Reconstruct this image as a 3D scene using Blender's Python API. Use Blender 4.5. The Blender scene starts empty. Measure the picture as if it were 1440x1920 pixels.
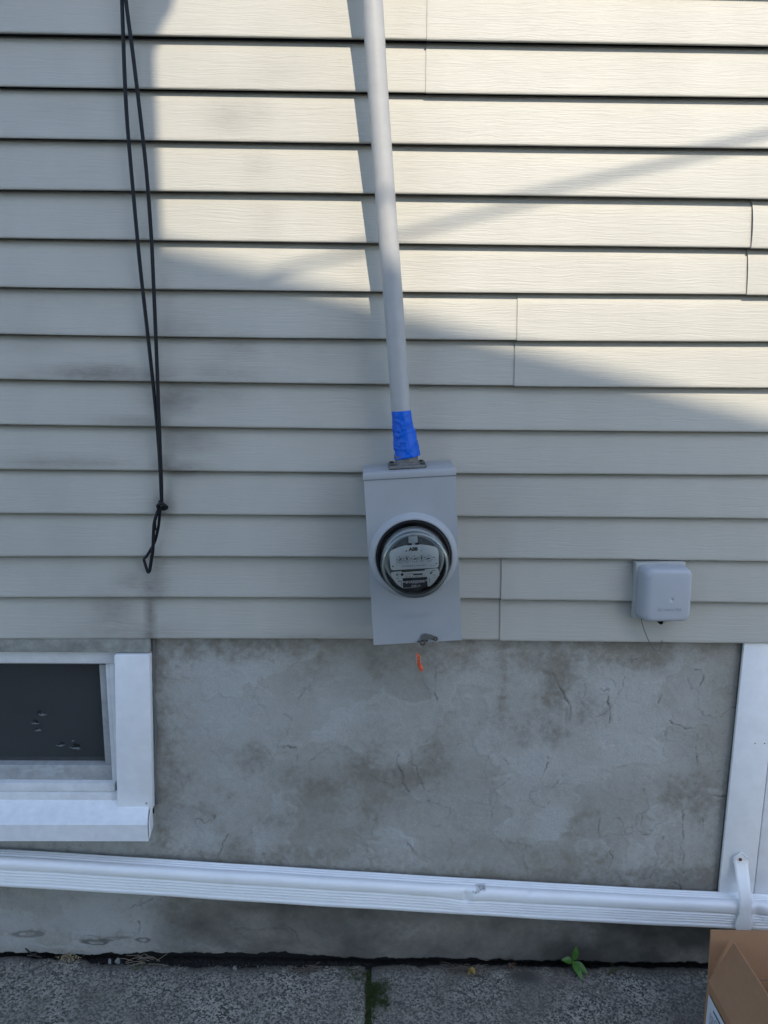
import bpy, bmesh, math, random
import numpy as np
from mathutils import Vector, Matrix, noise as mnoise

random.seed(7)
rng = np.random.default_rng(11)
scene = bpy.context.scene
COL = scene.collection

# ------------------------------------------------------------------ camera
CAM = Vector((0.0, -1.7625, 1.5468))
YAW, PITCH, ROLL = -0.0135, 0.1868, -0.0098
def camera_matrix():
    cy, sy = math.cos(YAW), math.sin(YAW)
    cp, sp = math.cos(PITCH), math.sin(PITCH)
    cr, sr = math.cos(ROLL), math.sin(ROLL)
    rz = Matrix(((cy, -sy, 0), (sy, cy, 0), (0, 0, 1)))
    fw = rz @ Vector((0, cp, -sp)); r0 = rz @ Vector((1, 0, 0)); d0 = rz @ Vector((0, -sp, -cp))
    r = cr * r0 + sr * d0; d = -sr * r0 + cr * d0
    m = Matrix.Identity(4)
    for i in range(3):
        m[i][0] = r[i]; m[i][1] = -d[i]; m[i][2] = -fw[i]; m[i][3] = CAM[i]
    return m
cd = bpy.data.cameras.new('camera')
cd.sensor_fit = 'VERTICAL'; cd.sensor_height = 24.0; cd.sensor_width = 18.0
cd.lens = 18.0; cd.clip_start = 0.05; cd.clip_end = 500
cam = bpy.data.objects.new('camera', cd); COL.objects.link(cam)
cam.matrix_world = camera_matrix(); scene.camera = cam

# ------------------------------------------------------------------ light
SUN = Vector((math.tan(math.radians(16)), -1.0, math.tan(math.radians(43)))).normalized()
world = bpy.data.worlds.new('World'); scene.world = world; world.use_nodes = True
wn = world.node_tree; wn.nodes.clear()
wo = wn.nodes.new('ShaderNodeOutputWorld'); bg = wn.nodes.new('ShaderNodeBackground')
sky = wn.nodes.new('ShaderNodeTexSky'); sky.sky_type = 'NISHITA'; sky.sun_disc = False
sky.sun_elevation = math.asin(SUN.z); sky.sun_rotation = math.atan2(SUN.x, SUN.y)
sky.air_density = 1.0; sky.dust_density = 0.7; sky.ozone_density = 1.0; sky.altitude = 0
bg.inputs['Strength'].default_value = 0.15
wn.links.new(sky.outputs[0], bg.inputs[0]); wn.links.new(bg.outputs[0], wo.inputs[0])
sl = bpy.data.lights.new('sun', 'SUN'); sl.energy = 2.0; sl.angle = math.radians(0.5); sl.color = (1.0, 0.885, 0.71)
so = bpy.data.objects.new('sun', sl); COL.objects.link(so)
so.rotation_euler = SUN.to_track_quat('Z', 'Y').to_euler(); so.location = SUN * 20
vs = scene.view_settings
scene.display_settings.display_device = 'sRGB'
vs.view_transform = 'Standard'; vs.look = 'None'; vs.exposure = 1.27; vs.gamma = 1.0; vs.use_curve_mapping = False

# ------------------------------------------------------------------ helpers
def tag(o, label=None, cat=None, group=None, kind=None):
    if label: o['label'] = label
    if cat: o['category'] = cat
    if group: o['group'] = group
    if kind: o['kind'] = kind
    return o
def empty(name, loc=(0, 0, 0), rot=(0, 0, 0)):
    o = bpy.data.objects.new(name, None); COL.objects.link(o)
    o.location = loc; o.rotation_euler = rot; o.empty_display_size = 0.05
    return o
def parent_to(o, parent, world_coords):
    """world_coords: the mesh is written in world coordinates under an unrotated parent chain"""
    if parent is None: return
    o.parent = parent
    if world_coords:
        l = Vector((0, 0, 0)); q = parent
        while q is not None:
            l += Vector(q.location); q = q.parent
        o.location = -l
def mk(name, verts, faces, mat, parent=None, smooth=False, wc=False, attrs=None, kind=None, label=None):
    me = bpy.data.meshes.new(name)
    me.from_pydata([tuple(map(float, v)) for v in verts], [], [tuple(int(i) for i in f) for f in faces])
    me.materials.append(mat)
    if smooth: me.polygons.foreach_set('use_smooth', [True] * len(me.polygons))
    if attrs:
        for an, arr in attrs.items():
            a = me.attributes.new(an, 'FLOAT', 'POINT'); a.data.foreach_set('value', np.asarray(arr, dtype=np.float32))
    me.update()
    o = bpy.data.objects.new(name, me); COL.objects.link(o)
    parent_to(o, parent, wc)
    if kind: o['kind'] = kind
    if label: o['label'] = label
    return o
def mkbm(name, bm, mat, parent=None, smooth=False, wc=False, autosmooth=None, label=None, kind=None):
    bmesh.ops.recalc_face_normals(bm, faces=bm.faces)
    me = bpy.data.meshes.new(name); bm.to_mesh(me); bm.free()
    me.materials.append(mat)
    if smooth: me.polygons.foreach_set('use_smooth', [True] * len(me.polygons))
    if autosmooth is not None:
        me.polygons.foreach_set('use_smooth', [True] * len(me.polygons))
        me.set_sharp_from_angle(angle=math.radians(autosmooth))
    o = bpy.data.objects.new(name, me); COL.objects.link(o)
    parent_to(o, parent, wc)
    if label: o['label'] = label
    if kind: o['kind'] = kind
    return o
def bm_box(bm, x0, x1, y0, y1, z0, z1, bev=0.0, seg=2):
    vs_ = [bm.verts.new((x, y, z)) for x in (x0, x1) for y in (y0, y1) for z in (z0, z1)]
    f = [(0, 1, 3, 2), (4, 6, 7, 5), (0, 4, 5, 1), (2, 3, 7, 6), (0, 2, 6, 4), (1, 5, 7, 3)]
    fs = [bm.faces.new([vs_[i] for i in q]) for q in f]
    if bev > 0:
        es = list({e for q in fs for e in q.edges})
        bmesh.ops.bevel(bm, geom=es, offset=bev, segments=seg, profile=0.5, affect='EDGES')
def bm_hexa(bm, pts, bev=0.0, seg=2):
    """pts: 8 points, same order as bm_box corners (x,y,z nested)"""
    vs_ = [bm.verts.new(p) for p in pts]
    f = [(0, 1, 3, 2), (4, 6, 7, 5), (0, 4, 5, 1), (2, 3, 7, 6), (0, 2, 6, 4), (1, 5, 7, 3)]
    fs = [bm.faces.new([vs_[i] for i in q]) for q in f]
    if bev > 0:
        es = list({e for q in fs for e in q.edges})
        bmesh.ops.bevel(bm, geom=es, offset=bev, segments=seg, profile=0.5, affect='EDGES')
def bm_lathe(bm, prof, cx=0, cz=0, n=72, sx=1.0, sz=1.0, cap_start=False, cap_end=False):
    """profile of (r, y); axis along Y through (cx, cz)"""
    rings = []
    for r, y in prof:
        rings.append([bm.verts.new((cx + r * math.cos(2 * math.pi * i / n) * sx, y, cz + r * math.sin(2 * math.pi * i / n) * sz)) for i in range(n)])
    for a, b in zip(rings[:-1], rings[1:]):
        for i in range(n):
            bm.faces.new((a[i], a[(i + 1) % n], b[(i + 1) % n], b[i]))
    if cap_start: bm.faces.new(rings[0])
    if cap_end: bm.faces.new(rings[-1][::-1])
def bm_tube(bm, path, rad, n=12, cap=True, flat=1.0, flatdir=None):
    """sweep a round (or flattened) section along a polyline; rad scalar or list"""
    P = [Vector(p) for p in path]; m = len(P)
    R = rad if isinstance(rad, (list, tuple)) else [rad] * m
    rings = []; up = None
    for i in range(m):
        t = (P[min(i + 1, m - 1)] - P[max(i - 1, 0)]).normalized()
        if up is None:
            up = Vector((0, 1, 0)) if abs(t.y) < 0.9 else Vector((1, 0, 0))
        u = (up - t * up.dot(t)).normalized(); up = u; w = t.cross(u)
        rings.append([bm.verts.new(P[i] + R[i] * (math.cos(2 * math.pi * k / n) * u * flat + math.sin(2 * math.pi * k / n) * w)) for k in range(n)])
    for a, b in zip(rings[:-1], rings[1:]):
        for k in range(n): bm.faces.new((a[k], a[(k + 1) % n], b[(k + 1) % n], b[k]))
    if cap: bm.faces.new(rings[0][::-1]); bm.faces.new(rings[-1])
def smooth_path(pts, sub=6):
    P = [Vector(p) for p in pts]; out = []
    for i in range(len(P) - 1):
        p0, p1, p2, p3 = P[max(i - 1, 0)], P[i], P[i + 1], P[min(i + 2, len(P) - 1)]
        for k in range(sub):
            t = k / sub
            out.append(0.5 * ((2 * p1) + (p2 - p0) * t + (2 * p0 - 5 * p1 + 4 * p2 - p3) * t * t + (3 * p1 - p0 - 3 * p2 + p3) * t ** 3))
    out.append(P[-1]); return out
def text_geo(s, size, x, y, z, extr=0.0, align='CENTER', bold=0.0, space=1.0, rot=0.0, mirror=None):
    """verts, faces of a string facing -Y, baseline centre at (x, y, z)"""
    c = bpy.data.curves.new('t', 'FONT'); c.body = s; c.size = size; c.align_x = align
    c.extrude = extr; c.offset = bold; c.space_character = space; c.resolution_u = 2
    o = bpy.data.objects.new('t', c); COL.objects.link(o)
    dg = bpy.context.evaluated_depsgraph_get(); ev = o.evaluated_get(dg); me = ev.to_mesh()
    cr, sr = math.cos(rot), math.sin(rot)
    v = [(x + q.co.x * cr - q.co.y * sr, y - q.co.z, z + q.co.x * sr + q.co.y * cr) for q in me.vertices]
    f = [tuple(p.vertices) for p in me.polygons]
    ev.to_mesh_clear(); bpy.data.objects.remove(o); bpy.data.curves.remove(c)
    return v, f
class Geo:
    def __init__(s): s.v = []; s.f = []
    def add(s, vf):
        n = len(s.v); s.v += list(vf[0]); s.f += [tuple(i + n for i in q) for q in vf[1]]
    def quad(s, *p):
        n = len(s.v); s.v += list(p); s.f.append(tuple(range(n, n + len(p))))
    def rect(s, x0, x1, z0, z1, y): s.quad((x0, y, z0), (x1, y, z0), (x1, y, z1), (x0, y, z1))
    def mk(s, name, mat, parent=None, **k): return mk(name, s.v, s.f, mat, parent, **k)

def vnoise(x, y, seed=0):
    """smooth value noise on numpy arrays"""
    xi = np.floor(x).astype(np.int64); yi = np.floor(y).astype(np.int64)
    xf = x - xi; yf = y - yi
    u = xf * xf * (3 - 2 * xf); v = yf * yf * (3 - 2 * yf)
    def h(a, b):
        n = (a * 374761393 + b * 668265263 + seed * 1442695041) & 0x7fffffff
        n = ((n ^ (n >> 13)) * 1274126177) & 0x7fffffff
        return ((n ^ (n >> 16)) & 0xffff) / 65535.0
    a = h(xi, yi); b = h(xi + 1, yi); c = h(xi, yi + 1); d = h(xi + 1, yi + 1)
    return (a * (1 - u) + b * u) * (1 - v) + (c * (1 - u) + d * u) * v
def fbm(x, y, oct=4, seed=0, gain=0.5):
    s = 0; a = 1; t = 0
    for o in range(oct):
        s = s + a * vnoise(x * 2 ** o + 17.3 * o, y * 2 ** o + 5.1 * o, seed + o); t += a; a *= gain
    return s / t

# ------------------------------------------------------------------ materials
def mat(name, col=(0.5, 0.5, 0.5), rough=0.6, metal=0.0, spec=0.5, bump=None, colvar=None, sheen=None):
    """bump: (scale, strength, distance[, stretch]); colvar: (scale, amount)"""
    m = bpy.data.materials.new(name); m.use_nodes = True
    n = m.node_tree; b = n.nodes['Principled BSDF']
    b.inputs['Base Color'].default_value = (*col, 1); b.inputs['Roughness'].default_value = rough
    b.inputs['Metallic'].default_value = metal; b.inputs['Specular IOR Level'].default_value = spec
    tc = n.nodes.new('ShaderNodeTexCoord')
    if colvar:
        ns = n.nodes.new('ShaderNodeTexNoise'); ns.inputs['Scale'].default_value = colvar[0]; ns.inputs['Detail'].default_value = 6
        ns.inputs['Roughness'].default_value = 0.65
        n.links.new(tc.outputs['Object'], ns.inputs['Vector'])
        mr = n.nodes.new('ShaderNodeMapRange'); mr.inputs[1].default_value = 0.3; mr.inputs[2].default_value = 0.7
        mr.inputs[3].default_value = 1 - colvar[1]; mr.inputs[4].default_value = 1 + colvar[1]
        n.links.new(ns.outputs['Fac'], mr.inputs[0])
        mx = n.nodes.new('ShaderNodeVectorMath'); mx.operation = 'SCALE'; mx.inputs[0].default_value = col
        n.links.new(mr.outputs[0], mx.inputs['Scale']); n.links.new(mx.outputs[0], b.inputs['Base Color'])
        rr = n.nodes.new('ShaderNodeMapRange'); rr.inputs[3].default_value = max(rough - 0.08, 0.03); rr.inputs[4].default_value = min(rough + 0.1, 1)
        n.links.new(ns.outputs['Fac'], rr.inputs[0]); n.links.new(rr.outputs[0], b.inputs['Roughness'])
    if bump:
        ns = n.nodes.new('ShaderNodeTexNoise'); ns.inputs['Scale'].default_value = bump[0]; ns.inputs['Detail'].default_value = 4
        n.links.new(tc.outputs['Object'], ns.inputs['Vector'])
        bp = n.nodes.new('ShaderNodeBump'); bp.inputs['Strength'].default_value = bump[1]; bp.inputs['Distance'].default_value = bump[2]
        n.links.new(ns.outputs['Fac'], bp.inputs['Height']); n.links.new(bp.outputs[0], b.inputs['Normal'])
    return m
def N(m, t, **k):
    q = m.node_tree.nodes.new(t)
    for a, v in k.items(): setattr(q, a, v)
    return q
def L(m, a, b): m.node_tree.links.new(a, b)
def mixc(m, fac, a, b, mode='MIX'):
    q = N(m, 'ShaderNodeMix', data_type='RGBA', blend_type=mode)
    for i, v in ((0, fac), (6, a), (7, b)):
        if isinstance(v, (int, float)): q.inputs[i].default_value = v
        elif isinstance(v, tuple): q.inputs[i].default_value = (*v, 1)
        else: L(m, v, q.inputs[i])
    return q.outputs[2]
def mrange(m, v, a, b, c, d, smooth=False):
    q = N(m, 'ShaderNodeMapRange')
    if smooth: q.interpolation_type = 'SMOOTHSTEP'
    L(m, v, q.inputs[0])
    for i, w in enumerate((a, b, c, d)): q.inputs[i + 1].default_value = w
    return q.outputs[0]
def mapped(m, sc, loc=(0, 0, 0), rot=(0, 0, 0)):
    tc = N(m, 'ShaderNodeTexCoord'); mp = N(m, 'ShaderNodeMapping')
    mp.inputs['Scale'].default_value = sc; mp.inputs['Location'].default_value = loc; mp.inputs['Rotation'].default_value = rot
    L(m, tc.outputs['Object'], mp.inputs['Vector']); return mp.outputs[0]
def noise(m, vec, scale=1.0, detail=4, rough=0.55, dist=0.0):
    q = N(m, 'ShaderNodeTexNoise'); q.inputs['Scale'].default_value = scale; q.inputs['Detail'].default_value = detail
    q.inputs['Roughness'].default_value = rough; q.inputs['Distortion'].default_value = dist
    L(m, vec, q.inputs['Vector']); return q.outputs['Fac']
def attr(m, name):
    q = N(m, 'ShaderNodeAttribute'); q.attribute_name = name; return q.outputs['Fac']
def math_(m, op, a, b=None):
    q = N(m, 'ShaderNodeMath', operation=op)
    for i, v in enumerate((a, b)):
        if v is None: continue
        if isinstance(v, (int, float)): q.inputs[i].default_value = v
        else: L(m, v, q.inputs[i])
    return q.outputs[0]
def bumpn(m, h, strength, dist, prev=None):
    q = N(m, 'ShaderNodeBump'); q.inputs['Strength'].default_value = strength; q.inputs['Distance'].default_value = dist
    L(m, h, q.inputs['Height'])
    if prev is not None: L(m, prev, q.inputs['Normal'])
    return q.outputs[0]

# vinyl siding: embossed wood grain, soiled patches from the 'dirt' attribute
m_siding = mat('vinyl_siding', (0.53, 0.505, 0.44), 0.5, spec=0.4)
b = m_siding.node_tree.nodes['Principled BSDF']
vc = mapped(m_siding, (1, 1, 1))
w1 = noise(m_siding, mapped(m_siding, (9, 9, 22)), 1, 2)
cm = N(m_siding, 'ShaderNodeCombineXYZ'); L(m_siding, math_(m_siding, 'MULTIPLY', w1, 4.5), cm.inputs[2])
va = N(m_siding, 'ShaderNodeVectorMath', operation='ADD'); L(m_siding, mapped(m_siding, (9, 9, 230)), va.inputs[0]); L(m_siding, cm.outputs[0], va.inputs[1])
g1 = noise(m_siding, va.outputs[0], 1, 4, 0.6)
va2 = N(m_siding, 'ShaderNodeVectorMath', operation='ADD'); L(m_siding, mapped(m_siding, (22, 22, 480), (3, 1, 7)), va2.inputs[0]); L(m_siding, cm.outputs[0], va2.inputs[1])
g2 = noise(m_siding, va2.outputs[0], 1, 2, 0.5)
grain = math_(m_siding, 'ADD', g1, math_(m_siding, 'MULTIPLY', g2, 0.35))
gl = mrange(m_siding, grain, 0.5, 0.95, 0.0, 1.0)
L(m_siding, bumpn(m_siding, gl, 0.6, 0.00075), b.inputs['Normal'])
blot = noise(m_siding, mapped(m_siding, (3.0, 3.0, 1.3)), 1, 6, 0.62)
c0 = mixc(m_siding, mrange(m_siding, blot, 0.3, 0.75, 0, 1), (0.385, 0.376, 0.333), (0.458, 0.449, 0.402))
c1 = mixc(m_siding, mrange(m_siding, gl, 0.0, 0.55, 0.08, 0.0), c0, (0.34, 0.32, 0.28))
dn = noise(m_siding, mapped(m_siding, (14, 14, 30)), 1, 6, 0.7)
dfac = math_(m_siding, 'MULTIPLY', attr(m_siding, 'dirt'), mrange(m_siding, dn, 0.3, 0.7, 0.45, 1.2))
c2 = mixc(m_siding, dfac, c1, (0.10, 0.085, 0.07))
sp = noise(m_siding, vc, 300, 2); spk = mrange(m_siding, sp, 0.77, 0.80, 0, 0.5)
c3 = mixc(m_siding, spk, c2, (0.12, 0.11, 0.09))
L(m_siding, c3, b.inputs['Base Color'])

# foundation parging
m_parge = mat('cement_parging', (0.3, 0.3, 0.3), 0.9, spec=0.25)
b = m_parge.node_tree.nodes['Principled BSDF']
nf = noise(m_parge, mapped(m_parge, (1, 1, 1)), 420, 4, 0.75)
nm = noise(m_parge, mapped(m_parge, (1, 1, 1)), 55, 6, 0.7)
cg = mixc(m_parge, attr(m_parge, 'pale'), (0.325, 0.312, 0.272), (0.455, 0.460, 0.438))
cb = mixc(m_parge, attr(m_parge, 'stain_shade'), cg, (0.235, 0.218, 0.180))
cb = mixc(m_parge, attr(m_parge, 'grime'), cb, (0.085, 0.082, 0.072))
cc = mixc(m_parge, mrange(m_parge, nf, 0.35, 0.75, 0.0, 0.85), cb, (0.09, 0.09, 0.085), 'MIX')
cc2 = mixc(m_parge, 0.5, cb, cc)
ck = mixc(m_parge, attr(m_parge, 'crack'), cc2, (0.055, 0.051, 0.045))
L(m_parge, ck, b.inputs['Base Color'])
h = math_(m_parge, 'ADD', math_(m_parge, 'MULTIPLY', nm, 1.0), math_(m_parge, 'MULTIPLY', nf, 0.45))
L(m_parge, bumpn(m_parge, h, 0.8, 0.0026), b.inputs['Normal'])

# pavement: worn concrete with exposed aggregate
m_pave = mat('exposed_aggregate', (0.1, 0.1, 0.1), 0.85, spec=0.3)
b = m_pave.node_tree.nodes['Principled BSDF']
v1 = N(m_pave, 'ShaderNodeTexVoronoi'); v1.inputs['Scale'].default_value = 210; L(m_pave, mapped(m_pave, (1, 1, 1)), v1.inputs['Vector'])
v1.inputs['Randomness'].default_value = 1
sepc = N(m_pave, 'ShaderNodeSeparateColor'); L(m_pave, v1.outputs['Color'], sepc.inputs[0])
n1 = noise(m_pave, mapped(m_pave, (1, 1, 1)), 260, 4, 0.7)
n2 = noise(m_pave, mapped(m_pave, (1, 1, 1)), 7, 6, 0.6)
agg = math_(m_pave, 'ADD', math_(m_pave, 'MULTIPLY', sepc.outputs[0], 0.5), math_(m_pave, 'MULTIPLY', n1, 0.75))
cA = mixc(m_pave, mrange(m_pave, agg, 0.42, 0.85, 0, 1), (0.036, 0.034, 0.030), (0.43, 0.395, 0.325))
cM = mixc(m_pave, mrange(m_pave, n2, 0.35, 0.7, 0.0, 0.6), cA, (0.13, 0.12, 0.10))
tint = mixc(m_pave, mrange(m_pave, noise(m_pave, mapped(m_pave, (1, 1, 1)), 3.5, 3), 0.4, 0.7, 0, 0.5), cM, (0.15, 0.135, 0.105))
cP = mixc(m_pave, attr(m_pave, 'silt'), tint, (0.085, 0.078, 0.066))
cC = mixc(m_pave, attr(m_pave, 'crack'), cP, (0.012, 0.012, 0.012))
L(m_pave, cC, b.inputs['Base Color'])
hh = math_(m_pave, 'ADD', math_(m_pave, 'MULTIPLY', v1.outputs['Distance'], -0.5), n1)
L(m_pave, bumpn(m_pave, hh, 0.7, 0.003), b.inputs['Normal'])

m_soil = mat('dark_soil', (0.018, 0.016, 0.014), 0.95, bump=(160, 0.9, 0.006), colvar=(90, 0.7))
m_alley = mat('alley_concrete', (0.20, 0.20, 0.195), 0.9, bump=(60, 0.5, 0.004), colvar=(5, 0.3))
m_void = mat('shadow_gap_board', (0.03, 0.028, 0.026), 0.9)
m_box = mat('grey_enamel_steel', (0.345, 0.36, 0.375), 0.42, spec=0.5, bump=(900, 0.05, 0.0003), colvar=(14, 0.035))
m_pvc = mat('grey_pvc', (0.36, 0.362, 0.36), 0.5, bump=(300, 0.08, 0.0005), colvar=(22, 0.07))
m_hub = mat('cast_zinc', (0.17, 0.17, 0.165), 0.6, metal=0.5, bump=(420, 0.6, 0.0012), colvar=(60, 0.3))
m_tape = mat('blue_tape', (0.001, 0.10, 0.54), 0.38, spec=0.3, bump=(70, 0.15, 0.001), colvar=(40, 0.06))
m_black = mat('black_cable', (0.006, 0.007, 0.011), 0.5, spec=0.3, colvar=(200, 0.3))
m_rubber = mat('black_gasket', (0.012, 0.012, 0.014), 0.35)
m_plate = mat('meter_plate', (0.66, 0.68, 0.66), 0.4, metal=0.0, colvar=(40, 0.04))
m_ink = mat('print_ink', (0.015, 0.015, 0.017), 0.6)
m_whiteink = mat('white_print', (0.7, 0.7, 0.7), 0.6)
m_can = mat('meter_frame_metal', (0.42, 0.45, 0.44), 0.35, metal=0.3, colvar=(30, 0.1))
m_steel = mat('worn_steel', (0.30, 0.29, 0.27), 0.4, metal=0.9, bump=(400, 0.3, 0.0006), colvar=(120, 0.35))
m_darksteel = mat('dark_steel', (0.07, 0.068, 0.064), 0.45, metal=0.8, bump=(400, 0.4, 0.0008), colvar=(150, 0.4))
m_remote = mat('grey_plastic', (0.40, 0.42, 0.45), 0.42, bump=(1100, 0.22, 0.0004), colvar=(18, 0.03))
m_remoteback = mat('grey_plastic_back', (0.42, 0.43, 0.41), 0.5, bump=(900, 0.1, 0.0003))
m_wire = mat('thin_grey_wire', (0.10, 0.11, 0.11), 0.5)
m_white = mat('white_coil_trim', (0.76, 0.77, 0.78), 0.42, bump=(14, 0.18, 0.006), colvar=(26, 0.05))
m_sill = mat('white_sill_cladding', (0.78, 0.79, 0.80), 0.45, bump=(420, 0.25, 0.0008), colvar=(45, 0.07))
m_vinylw = mat('white_window_vinyl', (0.66, 0.67, 0.67), 0.45, colvar=(30, 0.10))
m_rail = mat('weathered_sash', (0.34, 0.35, 0.35), 0.6, bump=(220, 0.3, 0.0012), colvar=(40, 0.18))
m_gutter = mat('white_downspout_paint', (0.80, 0.81, 0.82), 0.33, spec=0.5, bump=(700, 0.10, 0.0004))
b = m_gutter.node_tree.nodes['Principled BSDF']
L(m_gutter, mixc(m_gutter, attr(m_gutter, 'scrape'), mixc(m_gutter, mrange(m_gutter, noise(m_gutter, mapped(m_gutter, (1, 1, 1)), 18, 6, 0.7), 0.45, 0.8, 0.0, 0.35), (0.84, 0.85, 0.85), (0.68, 0.68, 0.66)), (0.05, 0.047, 0.042)), b.inputs['Base Color'])
m_header = mat('weathered_header', (0.27, 0.275, 0.25), 0.85, bump=(130, 0.7, 0.003), colvar=(28, 0.35))
m_oldwood = mat('weathered_wood_edge', (0.12, 0.115, 0.10), 0.85, bump=(90, 0.6, 0.002), colvar=(35, 0.4))
m_card = mat('brown_cardboard', (0.34, 0.19, 0.105), 0.8, spec=0.25, colvar=(35, 0.06))
b = m_card.node_tree.nodes['Principled BSDF']
wv = N(m_card, 'ShaderNodeTexWave', wave_type='BANDS', bands_direction='X'); wv.inputs['Scale'].default_value = 42
wv.inputs['Distortion'].default_value = 0.3; L(m_card, mapped(m_card, (1, 0, 0)), wv.inputs['Vector'])
L(m_card, bumpn(m_card, wv.outputs['Fac'], 0.15, 0.0007), b.inputs['Normal'])
m_cardedge = mat('cardboard_cut_edge', (0.36, 0.26, 0.18), 0.85, bump=(300, 0.6, 0.001))
m_label = mat('shipping_label_paper', (0.62, 0.64, 0.68), 0.55)
m_labelink = mat('label_ink', (0.05, 0.06, 0.10), 0.6)
m_poly = mat('white_plastic_rim', (0.75, 0.76, 0.78), 0.2)
m_rust = mat('rusty_screw', (0.16, 0.05, 0.02), 0.8, bump=(500, 0.7, 0.001), colvar=(300, 0.4))
m_stone = mat('grey_stone', (0.16, 0.165, 0.16), 0.85, bump=(120, 0.5, 0.002), colvar=(50, 0.2))
m_pale = mat('pale_pebble', (0.42, 0.42, 0.40), 0.7, bump=(200, 0.3, 0.001))
m_twig = mat('dry_twig', (0.12, 0.095, 0.07), 0.9, bump=(300, 0.5, 0.001), colvar=(90, 0.3))
m_twigpale = mat('pale_dry_stem', (0.23, 0.19, 0.14), 0.9, colvar=(90, 0.3))
m_leafy = mat('weed_leaf', (0.055, 0.15, 0.018), 0.42, bump=(120, 0.4, 0.0015), colvar=(50, 0.3))
m_leafdry = mat('yellow_dry_leaf', (0.30, 0.20, 0.05), 0.7, bump=(150, 0.5, 0.0015), colvar=(80, 0.3))
m_leafbrown = mat('brown_dry_leaf', (0.13, 0.075, 0.05), 0.8, bump=(150, 0.5, 0.0015), colvar=(80, 0.35))
m_moss = mat('moss', (0.055, 0.075, 0.018), 0.95, colvar=(120, 0.5))
m_seed = mat('dry_seed_husk', (0.30, 0.24, 0.14), 0.85, colvar=(150, 0.4))
m_caulk = mat('grey_caulk', (0.13, 0.135, 0.135), 0.7, bump=(80, 0.5, 0.002))
m_brick = mat('shadow_stack_brick', (0.12, 0.10, 0.09), 0.9, colvar=(6, 0.25))
m_stucco = mat('neighbour_stucco', (0.58, 0.61, 0.65), 0.9, colvar=(2, 0.08))
m_roof = mat('neighbour_shingles', (0.09, 0.09, 0.09), 0.9, colvar=(8, 0.3))
m_glassdark = mat('window_glass_dark', (0.02, 0.025, 0.03), 0.06, spec=0.6)

# clear moulded meter glass: thin-walled, lets light in, reflects by Fresnel
m_glass = bpy.data.materials.new('meter_cover_glass'); m_glass.use_nodes = True
nt = m_glass.node_tree; nt.nodes.clear()
out = nt.nodes.new('ShaderNodeOutputMaterial'); tr = nt.nodes.new('ShaderNodeBsdfTransparent'); gl_ = nt.nodes.new('ShaderNodeBsdfGlossy')
tr.inputs[0].default_value = (0.97, 0.98, 0.975, 1); gl_.inputs['Roughness'].default_value = 0.03; gl_.inputs[0].default_value = (1, 1, 1, 1)
lw = nt.nodes.new('ShaderNodeFresnel'); lw.inputs[0].default_value = 1.5
ms = nt.nodes.new('ShaderNodeMixShader'); nt.links.new(lw.outputs[0], ms.inputs[0]); nt.links.new(tr.outputs[0], ms.inputs[1]); nt.links.new(gl_.outputs[0], ms.inputs[2])
nt.links.new(ms.outputs[0], out.inputs[0])

# insect screen: fine woven mesh with open holes
m_screen = bpy.data.materials.new('insect_screen'); m_screen.use_nodes = True
nt = m_screen.node_tree; bs = nt.nodes['Principled BSDF']; out = nt.nodes['Material Output']
bs.inputs['Base Color'].default_value = (0.045, 0.050, 0.052, 1); bs.inputs['Roughness'].default_value = 0.7
tr = nt.nodes.new('ShaderNodeBsdfTransparent'); ms = nt.nodes.new('ShaderNodeMixShader')
sx_ = N(m_screen, 'ShaderNodeSeparateXYZ'); L(m_screen, mapped(m_screen, (1, 1, 1)), sx_.inputs[0])
def thread(comp, per):
    f = math_(m_screen, 'FRACT', math_(m_screen, 'MULTIPLY', comp, 1 / per)); return math_(m_screen, 'LESS_THAN', f, 0.36)
th = math_(m_screen, 'MAXIMUM', thread(sx_.outputs[0], 0.0016), thread(sx_.outputs[2], 0.0018))
dust = mrange(m_screen, noise(m_screen, mapped(m_screen, (3, 3, 9)), 1, 5), 0.3, 0.7, 0.25, 0.6)
nt.links.new(math_(m_screen, 'MAXIMUM', math_(m_screen, 'MULTIPLY', th, 0.95), dust), ms.inputs[0])
nt.links.new(tr.outputs[0], ms.inputs[1]); nt.links.new(bs.outputs[0], ms.inputs[2]); nt.links.new(ms.outputs[0], out.inputs[0])

# ================================================================== SETTING
def grid_mesh(name, X, Y, Z, mask, mt, parent=None, attrs=None, smooth=True, kind=None, wc=False, flip=False):
    """X,Y,Z: 2-D arrays (ny, nx); mask: per-quad keep array"""
    ny, nx = X.shape
    co = np.stack([X, Y, Z], -1).reshape(-1, 3)
    idx = np.arange(nx * ny).reshape(ny, nx)
    q = np.stack([idx[:-1, :-1], idx[:-1, 1:], idx[1:, 1:], idx[1:, :-1]], -1)
    q = q[mask] if mask is not None else q.reshape(-1, 4)
    if flip: q = q[:, ::-1]
    used = np.unique(q); remap = -np.ones(nx * ny, dtype=np.int64); remap[used] = np.arange(len(used))
    q = remap[q]; co = co[used]
    me = bpy.data.meshes.new(name)
    me.vertices.add(len(co)); me.vertices.foreach_set('co', co.astype(np.float32).ravel())
    me.loops.add(q.size); me.loops.foreach_set('vertex_index', q.astype(np.int32).ravel())
    me.polygons.add(len(q)); me.polygons.foreach_set('loop_start', (np.arange(len(q)) * 4).astype(np.int32))
    me.materials.append(mt)
    if smooth: me.polygons.foreach_set('use_smooth', [True] * len(q))
    for an, arr in (attrs or {}).items():
        a = me.attributes.new(an, 'FLOAT', 'POINT'); a.data.foreach_set('value', np.asarray(arr, dtype=np.float32).ravel()[used])
    me.update(); me.validate()
    o = bpy.data.objects.new(name, me); COL.objects.link(o)
    parent_to(o, parent, wc)
    if kind: o['kind'] = kind
    return o

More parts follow.
